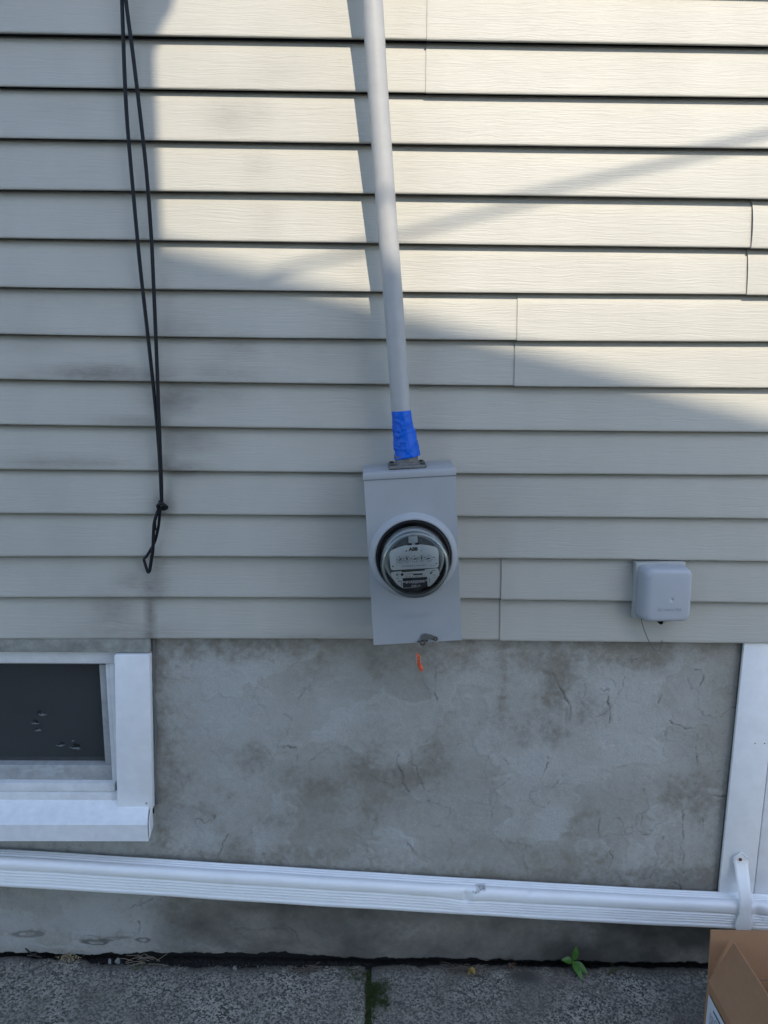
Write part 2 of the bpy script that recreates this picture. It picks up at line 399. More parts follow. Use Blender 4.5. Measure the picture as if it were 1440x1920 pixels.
SLOPE = -0.0175            # the pavement falls slightly towards the right
def gz(x): return SLOPE * x

# ---- ground sheet out to the horizon
bm = bmesh.new()
bmesh.ops.create_grid(bm, x_segments=20, y_segments=20, size=90)
for v in bm.verts: v.co.z = -0.075 - 0.012 * min(abs(v.co.x), 3)
o = mkbm('ground', bm, m_alley); tag(o, kind='structure')

# ---- soil in the crack along the wall
xs = np.arange(-1.6, 1.6, 0.006); ys = np.linspace(-0.05, 0.11, 28)
X, Y = np.meshgrid(xs, ys)
Z = gz(X) - 0.030 + 0.016 * fbm(X * 30, Y * 30, 4, 3) - 0.006
o = grid_mesh('soil', X, Y, Z, None, m_soil, kind='structure')

# ---- concrete pavement slabs
pave = empty('pavement'); tag(pave, kind='structure')
PCR = [[(-0.985, -0.175), (-0.94, -0.12), (-0.90, -0.075), (-0.865, -0.03), (-0.83, 0.0)], [(-0.672, -0.02), (-0.668, -0.045)]]
def dist_poly(X, Z, pts):
    d = np.full(X.shape, 9.0)
    for (x0, z0), (x1, z1) in zip(pts[:-1], pts[1:]):
        dx, dz = x1 - x0, z1 - z0; l2 = dx * dx + dz * dz + 1e-12
        t = np.clip(((X - x0) * dx + (Z - z0) * dz) / l2, 0, 1)
        d = np.minimum(d, np.hypot(X - x0 - t * dx, Z - z0 - t * dz))
    return d
def edge_y(x):
    """wall-side broken edge of the slabs"""
    e = np.interp(x, [-1.6, -0.80, -0.70, -0.50, -0.30, -0.05, 0.0, 0.08, 0.30, 0.50, 1.6], [0.018, 0.017, 0.004, -0.004, -0.006, 0.003, 0.006, 0.009, 0.013, 0.013, 0.015])
    e = e + (fbm(x * 22, x * 0 + 3, 4, 5) - 0.5) * 0.016 + (fbm(x * 110, x * 0 + 8, 3, 6) - 0.5) * 0.006
    return e
def slab(x0, x1, fine, rough_edge=True):
    step = 0.0045 if fine else 0.03
    xs = np.arange(x0, x1 + step / 2, step); xs[-1] = x1
    ys = np.concatenate([np.linspace(0, 0.32, 80 if fine else 12), np.linspace(0.36, 1.30, 14)])
    X, D = np.meshgrid(xs, ys)
    E_ = edge_y(X)
    Y = E_ - D + 0.0
    relief = (fbm(X * 40, Y * 40, 4, 9) - 0.5) * 0.0035 + (fbm(X * 9, Y * 9, 3, 12) - 0.5) * 0.004
    Z = gz(X) + relief
    # worn lips towards the wall and the joint
    Z = Z - 0.006 * np.exp(-D / 0.007)
    jx = np.minimum(np.abs(X - x0), np.abs(X - x1))
    Z = Z - 0.005 * np.exp(-jx / 0.005)
    cr = np.zeros(X.shape)
    for pts in PCR:
        d = dist_poly(X + 0.006 * (fbm(X * 60, Y * 60, 3, 21) - 0.5) * 2, Y, pts)
        cr = np.maximum(cr, np.exp(-(d / 0.0022) ** 2) * 0.7)
    Z = Z - cr * 0.002
    silt = np.clip(1.1 - D / (0.028 + 0.03 * fbm(X * 12, X * 0, 3, 31)), 0, 1) * np.clip((fbm(X * 18, Y * 18, 4, 41) - 0.30) * 4, 0, 1)
    silt = np.maximum(silt, np.clip(1 - np.hypot((X - 0.40) / 0.06, (Y + 0.03) / 0.035), 0, 1) * 1.6).clip(0, 1)
    # skirt: first row goes down
    top = X.shape[1]
    X2 = np.vstack([X[:1], X]); Y2 = np.vstack([Y[:1] + 0.003, Y]); Z2 = np.vstack([Z[:1] - 0.06, Z])
    c2 = np.vstack([cr[:1], cr]); s2 = np.vstack([silt[:1], silt])
    X3 = np.hstack([X2[:, :1], X2, X2[:, -1:]]); Y3 = np.hstack([Y2[:, :1], Y2, Y2[:, -1:]])
    Z3 = np.hstack([Z2[:, :1] - 0.07, Z2, Z2[:, -1:] - 0.07])
    # ragged side edges
    j = (fbm(Y3 * 45, Y3 * 0 + x0, 3, 51) - 0.5) * 0.006
    X3[:, :2] += j[:, :2]; X3[:, -2:] += j[:, -2:]
    c3 = np.pad(c2, ((0, 0), (1, 1)), mode='edge'); s3 = np.pad(s2, ((0, 0), (1, 1)), mode='edge')
    return grid_mesh('slab', X3, Y3, Z3, None, m_pave, parent=pave, attrs={'crack': c3, 'silt': s3}, flip=True)
slab(-1.23, -0.0105, True)
slab(0.0005, 1.22, True)
slab(-2.45, -1.24, False)
slab(1.23, 2.44, False)

# ---- hard alley surface beyond the slabs
bm = bmesh.new(); bm_box(bm, -9, 9, -4.6, -1.325, -0.2, -0.028); o = mkbm('alley', bm, m_alley); tag(o, kind='structure')

# ================================================================== FOUNDATION WALL
CRACKS = [
 (1, [(0.442, 0.814), (0.451, 0.794), (0.466, 0.771), (0.475, 0.746), (0.487, 0.723), (0.494, 0.697)]),
 (0.7, [(0.565, 0.772), (0.584, 0.766), (0.587, 0.729), (0.593, 0.681)]),
 (0.8, [(0.743, 0.681), (0.771, 0.67), (0.796, 0.661)]),
 (0.8, [(0.813, 0.647), (0.818, 0.603), (0.822, 0.568)]),
 (0.9, [(0.796, 0.821), (0.812, 0.815), (0.816, 0.798), (0.81, 0.776)]),
 (1, [(0.715, 0.758), (0.712, 0.73)]),
 (0.6, [(0.44, 0.59), (0.442, 0.555), (0.424, 0.528)]),
 (0.6, [(0.793, 0.436), (0.804, 0.4), (0.8, 0.351), (0.806, 0.308), (0.813, 0.258)]),
 (0.9, [(0.789, 0.236), (0.807, 0.223), (0.808, 0.211)]),
 (0.8, [(0.708, 0.387), (0.725, 0.378)]),
 (0.6, [(0.612, 0.32), (0.623, 0.307), (0.616, 0.264)]),
 (0.5, [(0.635, 0.834), (0.675, 0.865)]),
 (0.7, [(0.875, 0.773), (0.896, 0.776)]),
 (0.7, [(0.875, 0.48), (0.902, 0.477)]),
 (0.4, [(0.271, 0.462), (0.329, 0.507), (0.353, 0.531)]),
 (0.6, [(0.729, 0.655), (0.74, 0.644)]),
 (0.8, [(0.85, 0.418), (0.854, 0.4)]),
 (0.5, [(0.574, 0.448), (0.582, 0.405), (0.585, 0.357)]),
 (0.4, [(0.319, 0.625), (0.326, 0.59), (0.343, 0.566)]),
 (1, [(0.069, 0.592), (0.067, 0.571), (0.078, 0.542), (0.078, 0.512), (0.098, 0.489)]),
 (0.7, [(-0.224, 0.608), (-0.192, 0.611)]),
 (0.35, [(-0.192, 0.611), (-0.19, 0.565)]),
 (0.7, [(-0.37, 0.367), (-0.388, 0.33), (-0.4, 0.294)]),
 (0.6, [(0.156, 0.829), (0.152, 0.756), (0.161, 0.728)]),
 (0.4, [(-0.185, 0.737), (-0.148, 0.777)]),
 (0.3, [(-0.33, 0.86), (-0.237, 0.833)]),
 (0.7, [(-0.025, 0.588), (-0.025, 0.553)]),
 (0.5, [(0.086, 0.356), (0.106, 0.325), (0.12, 0.294)]),
 (0.5, [(-0.272, 0.611), (-0.257, 0.596), (-0.246, 0.576)]),
 (0.4, [(-0.155, 0.565), (-0.133, 0.594), (-0.101, 0.611)]),
 (0.35, [(0.035, 0.47), (0.003, 0.392), (-0.002, 0.35)]),
 (0.8, [(-0.607, 0.119), (-0.602, 0.084)]),
 (0.6, [(-0.217, 0.1), (-0.19, 0.064)]),
 (0.6, [(-0.569, 0.182), (-0.64, 0.151)]),
 (0.5, [(-0.748, 0.077), (-0.701, 0.061), (-0.66, 0.07)]),
]
BROWN = [(-0.291, 0.581, 0.037, 0.049, 1), (-0.21, 0.632, 0.016, 0.04, 0.8), (-0.205, 0.545, 0.029, 0.023, 0.9), (-0.05, 0.553, 0.057, 0.043, 1), (-0.118, 0.509, 0.043, 0.029, 0.9), (0.112, 0.531, 0.075, 0.038, 0.9), (0.004, 0.435, 0.054, 0.059, 0.6), (0.444, 0.776, 0.04, 0.077, 1), (0.403, 0.656, 0.08, 0.054, 0.9), (0.541, 0.706, 0.051, 0.054, 0.8), (0.321, 0.769, 0.012, 0.097, 0.7), (0.002, 0.795, 0.019, 0.097, 0.7), (0.093, 0.837, 0.078, 0.042, 0.6), (0.519, 0.376, 0.052, 0.042, 1), (0.565, 0.414, 0.038, 0.03, 0.8), (0.357, 0.48, 0.038, 0.089, 0.6), (-0.129, 0.836, 0.024, 0.083, 0.5), (0.86, 0.497, 0.034, 0.088, 0.5), (0.725, 0.657, 0.035, 0.026, 0.5), (0.488, 0.315, 0.221, 0.033, 0.6), (0.615, 0.496, 0.164, 0.038, 0.4), (0.253, 0.33, 0.083, 0.038, 0.7), (-0.186, 0.419, 0.068, 0.033, 0.4), (-0.525, 0.709, 0.019, 0.125, 0.6), (-0.504, 0.595, 0.026, 0.128, 0.4), (-0.541, 0.359, 0.024, 0.037, 0.8), (0.217, 0.612, 0.018, 0.037, 0.7), (-0.411, 0.174, 0.124, 0.022, 0.3), (-0.3, 0.143, 0.112, 0.047, 0.9), (-0.454, 0.111, 0.084, 0.035, 0.5), (-0.714, 0.078, 0.062, 0.014, 0.9), (-0.915, 0.08, 0.042, 0.014, 0.9), (-0.189, 0.159, 0.167, 0.028, 0.8), (0.779, 0.143, 0.113, 0.042, 0.8), (0.632, 0.84, 0.079, 0.025, 0.5), (0.151, 0.568, 0.04, 0.072, 0.5), (0.779, 0.813, 0.034, 0.05, 0.4), (0.561, 0.245, 0.361, 0.022, 0.7), (-0.132, 0.314, 0.356, 0.018, 0.5), (-0.197, 0.61, 0.016, 0.035, 0.8)]
PALE = [(0.456, 0.398, 0.035, 0.039, 1), (-0.367, 0.71, 0.145, 0.111, 0.9), (-0.359, 0.537, 0.08, 0.13, 0.7), (-0.103, 0.711, 0.08, 0.084, 0.8), (0.701, 0.613, 0.08, 0.072, 0.8), (0.65, 0.77, 0.106, 0.056, 0.6), (0.24, 0.74, 0.039, 0.112, 0.6), (0.407, 0.569, 0.094, 0.032, 0.7), (0.06, 0.375, 0.083, 0.045, 0.5), (-0.472, 0.374, 0.082, 0.045, 0.8), (0.585, 0.54, 0.122, 0.032, 0.5), (-0.789, 0.096, 0.166, 0.041, 0.9), (-0.673, 0.061, 0.022, 0.011, 1), (-0.182, 0.739, 0.066, 0.056, 0.5), (-0.05, 0.435, 0.033, 0.044, 0.5), (0.788, 0.714, 0.041, 0.085, 0.6), (0.277, 0.435, 0.068, 0.089, 0.4), (0.747, 0.376, 0.111, 0.061, 0.3)]

DIRT = [(-0.615, 1.526, 0.131, 0.014, 0.5), (-0.771, 1.518, 0.072, 0.009, 0.2), (-0.34, 1.529, 0.096, 0.017, 0.22), (-0.45, 1.474, 0.072, 0.03, 0.4), (-0.377, 1.481, 0.096, 0.024, 0.2), (-0.442, 1.378, 0.073, 0.027, 0.35), (-0.549, 1.419, 0.073, 0.012, 0.3), (-0.724, 1.323, 0.134, 0.01, 0.35), (-0.444, 1.31, 0.049, 0.015, 0.45), (-0.48, 1.322, 0.024, 0.015, 0.4), (-0.491, 1.222, 0.017, 0.023, 0.7), (-0.527, 1.036, 0.03, 0.039, 0.5), (-0.533, 0.95, 0.011, 0.066, 0.6), (-0.568, 1.042, 0.038, 0.018, 0.35), (-0.623, 0.963, 0.051, 0.04, 0.3), (-0.587, 0.916, 0.115, 0.019, 0.25), (-0.114, 0.905, 0.154, 0.011, 0.2), (-0.313, 2.07, 0.045, 0.031, 0.22), (-0.256, 2.076, 0.029, 0.023, 0.16), (-0.253, 1.97, 0.034, 0.021, 0.12), (-0.238, 1.861, 0.03, 0.044, 0.1), (-0.221, 2.159, 0.045, 0.027, 0.08), (-0.314, 1.588, 0.06, 0.028, 0.2), (-0.171, 1.578, 0.096, 0.028, 0.1), (-0.444, 1.622, 0.059, 0.023, 0.2), (-0.723, 1.688, 0.141, 0.023, 0.1), (-0.661, 2.081, 0.067, 0.021, 0.08), (-0.765, 1.595, 0.071, 0.023, 0.15)]

def hairs():
    r = random.Random(77); out = []
    def walk(x, z, a, n, w):
        pts = [(x, z)]
        for i in range(n):
            a += r.gauss(0, 0.45); s = r.uniform(.008, .02); x += s * math.cos(a); z += s * math.sin(a); pts.append((x, z))
            if r.random() < .10 and n > 6 and len(out) < 60: walk(x, z, a + r.choice((-1, 1)) * r.uniform(.6, 1.3), n // 2, w * .75)
        out.append((pts, w))
    for x, z, a, n, w in ((0.53, 0.78, -1.4, 22, .45), (0.78, 0.80, -1.5, 24, .5), (0.69, 0.50, -1.7, 14, .45), (0.30, 0.60, -1.9, 14, .3), (0.10, 0.60, -1.4, 16, .45), (-0.22, 0.70, -1.2, 14, .25), (-0.40, 0.42, -1.9, 9, .5), (0.47, 0.52, -2.2, 12, .4), (0.62, 0.42, -0.4, 10, .4), (0.84, 0.62, -1.6, 12, .4), (-0.05, 0.38, -1.2, 8, .3), (0.20, 0.36, -1.5, 8, .35), (0.40, 0.34, -1.4, 7, .35), (0.75, 0.36, -1.5, 9, .5), (-0.30, 0.86, -0.8, 8, .25), (0.86, 0.30, 3.0, 8, .3), (-0.6, 0.2, -.5, 7, .4), (.3, .2, -1, 7, .3), (.7, .12, -.8, 7, .35)):
        walk(x, z, a, n, w)
    return out
HAIR = hairs()
WIN_X0, WIN_X1, WIN_Z0 = -1.50, -0.5525, 0.425
def foundation_piece(parent, xs, zs, fine):
    X, Z = np.meshgrid(xs, zs)
    wob = (fbm(X * 14, Z * 14, 4, 71) - 0.5)
    wx = X + 0.03 * wob; wz = Z + 0.03 * (fbm(X * 14, Z * 14, 4, 72) - 0.5)
    f1 = fbm(X * 5, Z * 5, 6, 81, 0.6); f2 = fbm(X * 40, Z * 40, 5, 82, 0.6); f3 = fbm(X * 2.2, Z * 2.2, 4, 83)
    g1_ = fbm(X * 90, Z * 90, 4, 85, 0.65); g2_ = fbm(X * 17, Z * 17, 6, 86, 0.62)
    streak = fbm(X * 34, Z * 2.6, 4, 87, 0.6)
    fs = np.zeros(X.shape); fp = np.zeros(X.shape)
    for cx, cz, a, bb, w in BROWN:
        d = np.hypot((wx - cx) / (a * 1.35), (wz - cz) / (bb * 1.35)); fs = np.maximum(fs, w * np.exp(-d * d * 0.9))
    for cx, cz, a, bb, w in PALE:
        d = np.hypot((wx - cx) / (a * 1.2), (wz - cz) / (bb * 1.2)); fp = np.maximum(fp, w * np.exp(-d * d * 0.8))
    ragged = (f1 - 0.5) * 1.2 + (g2_ - 0.5) * 1.0 + (g1_ - 0.5) * 0.6
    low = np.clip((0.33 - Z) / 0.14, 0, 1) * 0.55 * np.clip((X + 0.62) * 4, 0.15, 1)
    hi = np.clip((Z - 0.79) / 0.11, 0, 1) * 0.42  # soft dark band under the lap: part stain, part contact shade in the colour
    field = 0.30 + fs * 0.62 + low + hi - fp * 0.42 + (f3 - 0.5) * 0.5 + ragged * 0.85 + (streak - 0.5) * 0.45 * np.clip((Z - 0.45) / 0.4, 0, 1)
    stain_shade = (0.55 * np.clip((field - 0.30) * 1.15, 0, 1) + 0.45 * np.clip((field - 0.56) * 2.6, 0, 1)) * (0.50 + 0.7 * g1_)
    # trowel-thin skim patches with crisp edges
    skim = fbm(X * 4.5 + 0.5 * wob, Z * 4.5, 5, 88, 0.5) + 0.12 * (g2_ - .5)
    pale = np.clip(0.12 + fp * 0.85 + (f3 - 0.5) * 0.9 - ragged * 0.45 + 0.36 * np.clip((skim - 0.52) * 40, 0, 1), 0, 1)
    # damp green-grey margin above the downspout
    Y = 0.020 + (f1 - 0.5) * 0.004 + (f3 - 0.5) * 0.006 + (f2 - 0.5) * 0.0014
    Y = Y - 0.0013 * np.clip((skim - 0.52) * 40, 0, 1) - 0.0009 * np.clip((fbm(X * 9, Z * 7, 4, 89, .45) - 0.55) * 45, 0, 1) + (g1_ - .5) * 0.0010
    grime = np.clip((0.205 - Z + 0.10 * (f1 - .5)) / 0.05, 0, 1) * np.clip(0.35 + (fbm(X * 7, Z * 9, 5, 99) - 0.35) * 2.4, 0, 1) * np.clip((X + 0.66) * 4.5, 0.12, 1)
    grime = grime * np.clip(1.0 - 0.35 * np.exp(-((X - 0.1) / 0.16) ** 2), 0, 1)
    for bx_, bz_, ba, bb_, bw in ((-0.72, 0.062, 0.045, 0.010, .8), (-0.60, 0.060, 0.020, 0.007, .8), (-0.90, 0.075, 0.05, .012, .6), (-.70, .068, .08, .006, .5)):
        d = np.hypot((wx - bx_) / ba, (wz - bz_) / bb_) + 0.8 * (f2 - 0.5)
        grime = np.maximum(grime, bw * np.clip((1.1 - d) * 4, 0, 1) * np.clip((d - 0.30) * 5, 0, 1))
    crack = np.zeros(X.shape)
    if fine:
        jx = X + 0.020 * (fbm(X * 45, Z * 45, 5, 91) - 0.5); jz = Z + 0.020 * (fbm(X * 70, Z * 70, 4, 92) - 0.5)
        for w, pts in CRACKS:
            d = dist_poly(jx, jz, pts)
            n = np.clip((fbm(X * 60, Z * 60, 3, 93) - 0.15) * 2.0, 0.35, 1.0)
            crack = np.maximum(crack, np.clip(np.exp(-(d / (0.0008 + 0.0007 * w)) ** 2) * min(w, .75) * n * 1.05, 0, 0.85))
            Y = Y - 0.0022 * w * np.exp(-(d / 0.013) ** 2)          # lips of the crack stand slightly proud
        for pts, w in HAIR:
            d = dist_poly(jx, jz, pts)
            crack = np.maximum(crack, np.clip(np.exp(-(d / 0.0012) ** 2) * w * n, 0, 1)); Y = Y - 0.0008 * w * np.exp(-(d / 0.008) ** 2)
        pit = vnoise(X * 160, Z * 160, 95) * vnoise(X * 21, Z * 21, 96)
        crack = np.maximum(crack, np.clip((pit - 0.86) * 9, 0, 0.8))
        # trowel arcs
        tr = np.sin((np.hypot(X - 0.2, Z - 0.1) + 0.04 * fbm(X * 6, Z * 6, 3, 97)) * 95)
        Y = Y + 0.00035 * tr * np.clip((fbm(X * 4, Z * 4, 3, 98) - 0.45) * 5, 0, 1)
        Y = Y + crack * 0.004
    zl = gz(X) + 0.0045 + (fbm(X * 26, X * 0, 4, 61) - 0.5) * 0.013 + (fbm(X * 120, X * 0, 3, 62) - 0.5) * 0.007 + 0.010 * np.clip((X + .72) * 6, 0, 1) * np.clip((0.02 - X) * 4, 0, 1)
    # lower rows are squeezed onto the ragged bottom edge; the very first row turns inwards
    zmin = zs[0]; t = np.clip((Z - zmin) / 0.05, 0, 1)
    Z = np.where(t < 1, zl + (zmin + 0.05 - zl) * t, Z)
    Y[0] = Y[0] + 0.018
    # right edge turns inwards at the door joint
    q = 0.25 * (X[:-1, :-1] + X[:-1, 1:] + X[1:, 1:] + X[1:, :-1]); r = 0.25 * (Z[:-1, :-1] + Z[:-1, 1:] + Z[1:, 1:] + Z[1:, :-1])
    mask = ~((q > WIN_X0) & (q < WIN_X1) & (r > WIN_Z0)) & ~((q > 0.905) & (r > 0.195))
    return grid_mesh('parging' if fine else 'parging_side', X, Y, Z, mask, m_parge, parent=parent, attrs={'stain_shade': stain_shade, 'pale': pale, 'crack': crack, 'grime': grime})
found = empty('foundation_wall', (0, 0.02, 0))
tag(found, 'stained grey cement foundation wall with cracks, below the vinyl siding', 'foundation wall')
found.location = (0, 0, 0)
foundation_piece(found, np.arange(-1.25, 0.9951, 0.0025), np.arange(0.0, 0.925, 0.0025), True)
foundation_piece(found, np.concatenate([np.arange(-3.2, -1.26, 0.02), [-1.25]]), np.arange(0.0, 0.93, 0.02), False)
bm = bmesh.new(); bm_box(bm, -3.2, 0.93, 0.055, 0.075, -0.3, 0.05)
mkbm('backing', bm, m_void, found)
bm = bmesh.new(); bm_box(bm, WIN_X1 + 0.004, 0.93, 0.030, 0.0548, 0.06, 0.93)
mkbm('core', bm, m_void, found)

# ================================================================== SIDING
house = empty('house_wall', (0, 0, 0.9)); tag(house, 'pale cream vinyl siding wall of horizontal laps, sunlit above and shaded below', 'house wall')
C = 0.1016
OFFS = [[-2.8, 1.0, -2.4], [-0.7, 3.0, -1.6], [-0.7, 3.5, -0.3], [1.0, 1.9, 1.5], [0.5, -0.5, 1.1], [1.5, -1.3, -0.2], [1.6, -1.8, 0.0], [-0.6, -3.2, 1.6], [-1.4, -2.3, 0.9], [0.1, -1.3, -1.9], [-0.8, 0.7, -0.3], [1.5, 0.3, 1.2], [0.3, -0.3, 1.3], [0.9, -0.1, -0.9]]
def sag(k, x):
    a, b_, c = OFFS[k] if k < len(OFFS) else OFFS[(k * 5) % 14]
    t = np.clip((x + 0.86) / 1.78, -0.15, 1.15)
    return (a * (1 - t) * (1 - 2 * t) + b_ * 4 * t * (1 - t) + c * t * (2 * t - 1)) * 0.001
def board(k, x0, x1, over, lift=0.0, curl=0.0):
    """one lap: over = stands on top of its neighbour at x0"""
    n = max(2, int((x1 - x0) / 0.02)); xs = np.linspace(x0, x1, n)
    if over: xs = np.concatenate([[x0, x0 + 0.003, x0 + 0.008, x0 + 0.015], xs[1:]])
    xs = np.unique(np.round(xs, 5)); n = len(xs)
    f = [(0.0265, 0.1045), (0.0188, 0.0970), (0.0140, 0.0885), (0.0116, 0.078), (0.0089, 0.060), (0.0065, 0.044), (0.0042, 0.029), (0.0022, 0.015), (0.0009, 0.0065), (0.0003, 0.0028), (0.0008, 0.0007), (0.0022, 0.0), (0.0052, 0.0002), (0.0058, 0.0060), (0.0275, 0.0080)]
    T = 0.0012
    bk = [(0.0275, 0.0092), (0.0048, 0.0074), (0.0044, 0.0016), (0.0015, 0.0030), (0.0021, 0.0065), (0.0034, 0.015), (0.0054, 0.029), (0.0077, 0.044), (0.0101, 0.060), (0.0128, 0.078), (0.0152, 0.0885), (0.0200, 0.0970), (0.0277, 0.1045)]
    pr = f + bk; m = len(pr); V = []; D = []
    zk = 0.9 + k * C
    dy = -0.0026 if over else 0.0; dz = -0.0016 if over else 0.0
    sg = sag(k, xs)
    wav = (fbm(xs * 2.3 + 31 * k, xs * 0 + k, 3, 200) - 0.5) * 0.0034 + (fbm(xs * 9 + 13 * k, xs * 0 + k, 2, 210) - 0.5) * 0.0009
    wav2 = (fbm(xs * 3.1 + 7 * k, xs * 0 + 2 * k, 3, 220) - 0.5) * 0.0046
    sgn = sag(k + 1, xs)
    for i, x in enumerate(xs):
        e = math.exp(-(x - x0) / 0.03) if over else 0
        for (yy, zz) in pr:
            t = min(1, zz / 0.1035)
            ly = -lift * e * math.sin(math.pi * min(1, max(0.05, 1 - t)) * 0.9)
            cx = curl * e * math.sin(math.pi * t)
            bel = math.sin(math.pi * t)
            V.append((x + cx, yy + dy + ly + wav[i] * (1 - 0.3 * t) * 0.35 + wav2[i] * bel * 0.45, zk + zz + dz * (1 - t) + sg[i] * (1 - t) + sgn[i] * t))
    F = []
    for i in range(n - 1):
        for j in range(m):
            a = i * m + j; b2 = i * m + (j + 1) % m
            F.append((a, b2, b2 + m, a + m))
    F.append(tuple(range(m))[::-1]); F.append(tuple((n - 1) * m + j for j in range(m)))
    V = np.array(V)
    d = np.zeros(len(V))
    for cx, cz, a, bb, w in DIRT:
        r = np.hypot((V[:, 0] - cx) / (a * 1.15), (V[:, 2] - cz) / (bb * 1.3))
        d = np.maximum(d, min(.85, w * 1.45) * np.exp(-r ** 2 * 1.0))
    d = d + 0.05 * np.exp(-((V[:, 2] - zk) / 0.006) ** 2)
    o = mk('siding_board', V, F, m_siding, parent=house, attrs={'dirt': d})
    o.data.polygons.foreach_set('use_smooth', [True] * (len(F) - 2) + [False] * 2)
    o.data.set_sharp_from_angle(angle=math.radians(50))
    o.location = (0, 0, -0.9)
    return o
SEAM = {13: (0.1037, 0, 0), 12: (0.1035, 0, 0), 9: (0.8262, 0.0035, 0.0016), 8: (0.8262, 0.002, 0.001), 7: (0.3182, 0.0004, 0), 6: (0.3166, 0.0006, 0), 1: (0.3050, 0.0008, 0.0004), 0: (0.3065, 0.0004, 0),
        15: (-1.35, 0, 0), 14: (-1.35, 0, 0), 11: (-1.28, 0, 0), 10: (-1.28, 0, 0), 5: (1.62, 0, 0), 4: (1.62, 0, 0), 3: (-1.72, 0, 0), 2: (-1.72, 0, 0), 17: (0.9, 0, 0), 16: (0.9, 0, 0), 19: (-.5, 0, 0), 18: (-.5, 0, 0)}
for k in range(0, 24):
    if k in SEAM:
        s, lf, cu = SEAM[k]
        board(k, -3.2, s + 0.028, False); board(k, s, 3.2, True, lf, cu)
    else:
        board(k, -3.2, 3.2, False)
bm = bmesh.new(); bm_box(bm, -3.2, 3.2, 0.0305, 0.16, 0.93, 3.4); o = mkbm('sheathing', bm, m_void, house); o.location = (0, 0, -0.9)

# ================================================================== BASEMENT WINDOW
win = empty('basement_window', (-0.99, 0.02, 0.40))
tag(win, 'white trimmed basement window with a torn dark insect screen, set in the foundation at left', 'window')
def wbox(name, x0, x1, y0, y1, z0, z1, mt, bev=0.0012, parent=win, label=None, seg=2):
    bm = bmesh.new(); bm_box(bm, x0, x1, y0, y1, z0, z1, bev, seg)
    return mkbm(name, bm, mt, parent, wc=True, autosmooth=35, label=label)
bm = bmesh.new()     # casing, slightly out of plumb
bm_hexa(bm, [(-0.6358, -0.006, 0.452), (-0.6212, -0.006, 0.8598), (-0.6358, 0.040, 0.452), (-0.6212, 0.040, 0.8598),
             (-0.5487, -0.006, 0.4515), (-0.5372, -0.006, 0.8602), (-0.5487, 0.040, 0.4515), (-0.5372, 0.040, 0.8602)], 0.0016)
mkbm('casing', bm, m_white, win, wc=True, autosmooth=35)
bm = bmesh.new()
bm_hexa(bm, [(-1.47, -0.006, 0.452), (-1.46, -0.006, 0.8598), (-1.47, 0.040, 0.452), (-1.46, 0.040, 0.8598),
             (-1.388, -0.006, 0.4515), (-1.378, -0.006, 0.8602), (-1.388, 0.040, 0.4515), (-1.378, 0.040, 0.8602)], 0.0016)
mkbm('casing', bm, m_white, win, wc=True, autosmooth=35)
wbox('header', -1.49, -0.5375, 0.0035, 0.055, 0.8625, 0.903, m_header, 0.002, label='weathered grey header board with mildew')
wbox('top_track', -1.375, -0.6225, 0.018, 0.075, 0.8290, 0.8600, m_vinylw)
wbox('top_rail', -1.372, -0.652, 0.044, 0.082, 0.8165, 0.8300, m_rail)
# right jamb: three steps
wbox('jamb', -0.6560, -0.6440, 0.028, 0.080, 0.490, 0.8285, m_vinylw, 0.0008)
wbox('jamb', -0.6436, -0.6330, 0.022, 0.080, 0.485, 0.8285, m_vinylw, 0.0008)
wbox('jamb', -0.6326, -0.6215, 0.030, 0.080, 0.470, 0.8285, m_vinylw, 0.0008)
wbox('sash_stile', -0.6760, -0.6565, 0.040, 0.078, 0.5505, 0.8160, m_rail, 0.0010)
wbox('sash_stile', -1.372, -1.350, 0.040, 0.078, 0.5505, 0.8160, m_rail, 0.0010)
wbox('jamb', -1.388, -1.3725, 0.028, 0.080, 0.470, 0.8285, m_vinylw, 0.0008)
wbox('bottom_rail', -1.372, -0.6565, 0.034, 0.078, 0.5115, 0.5500, m_rail, 0.0014, label='weathered grey bottom rail with white scuff')
wbox('sill_track', -1.388, -0.6480, 0.016, 0.080, 0.4880, 0.5105, m_vinylw, 0.0012)
wbox('sill_track', -1.388, -0.6400, 0.011, 0.080, 0.4665, 0.4872, m_vinylw, 0.0012)
# white scuff on the rail: thin flakes of paint
g = Geo()
for i in range(26):
    cx = -0.815 + rng.normal() * 0.022 ; cz = 0.535 + rng.normal() * 0.006; r = abs(rng.normal()) * 0.0032 + 0.0012
    if not 0.515 < cz < 0.547: continue
    pts = [(cx + r * 2.2 * math.cos(a) * rng.uniform(.6, 1.2), 0.0338 - 0.00002 * i, cz + r * math.sin(a) * rng.uniform(.6, 1.2)) for a in np.linspace(0, 2 * math.pi, 7)[:-1]]
    g.quad(*pts)
g.mk('paint_scuff', mat('white_scuff', (0.40, 0.42, 0.43), 0.8), win, wc=True)
# screen, glass and dark room
g = Geo(); g.rect(-1.352, -0.674, 0.549, 0.818, 0.058)
scr = g.mk('screen', m_screen, win, wc=True)
g = Geo(); g.rect(-1.37, -0.655, 0.52, 0.826, 0.096)
g.mk('pane', m_glassdark, win, wc=True)
bm = bmesh.new()
bm_box(bm, -1.50, -0.56, 0.10, 0.75, 0.30, 0.86)
for f in [f for f in bm.faces if f.calc_center_median().y < 0.11]: bm.faces.remove(f)
mkbm('dark_recess', bm, m_void, win, wc=True)
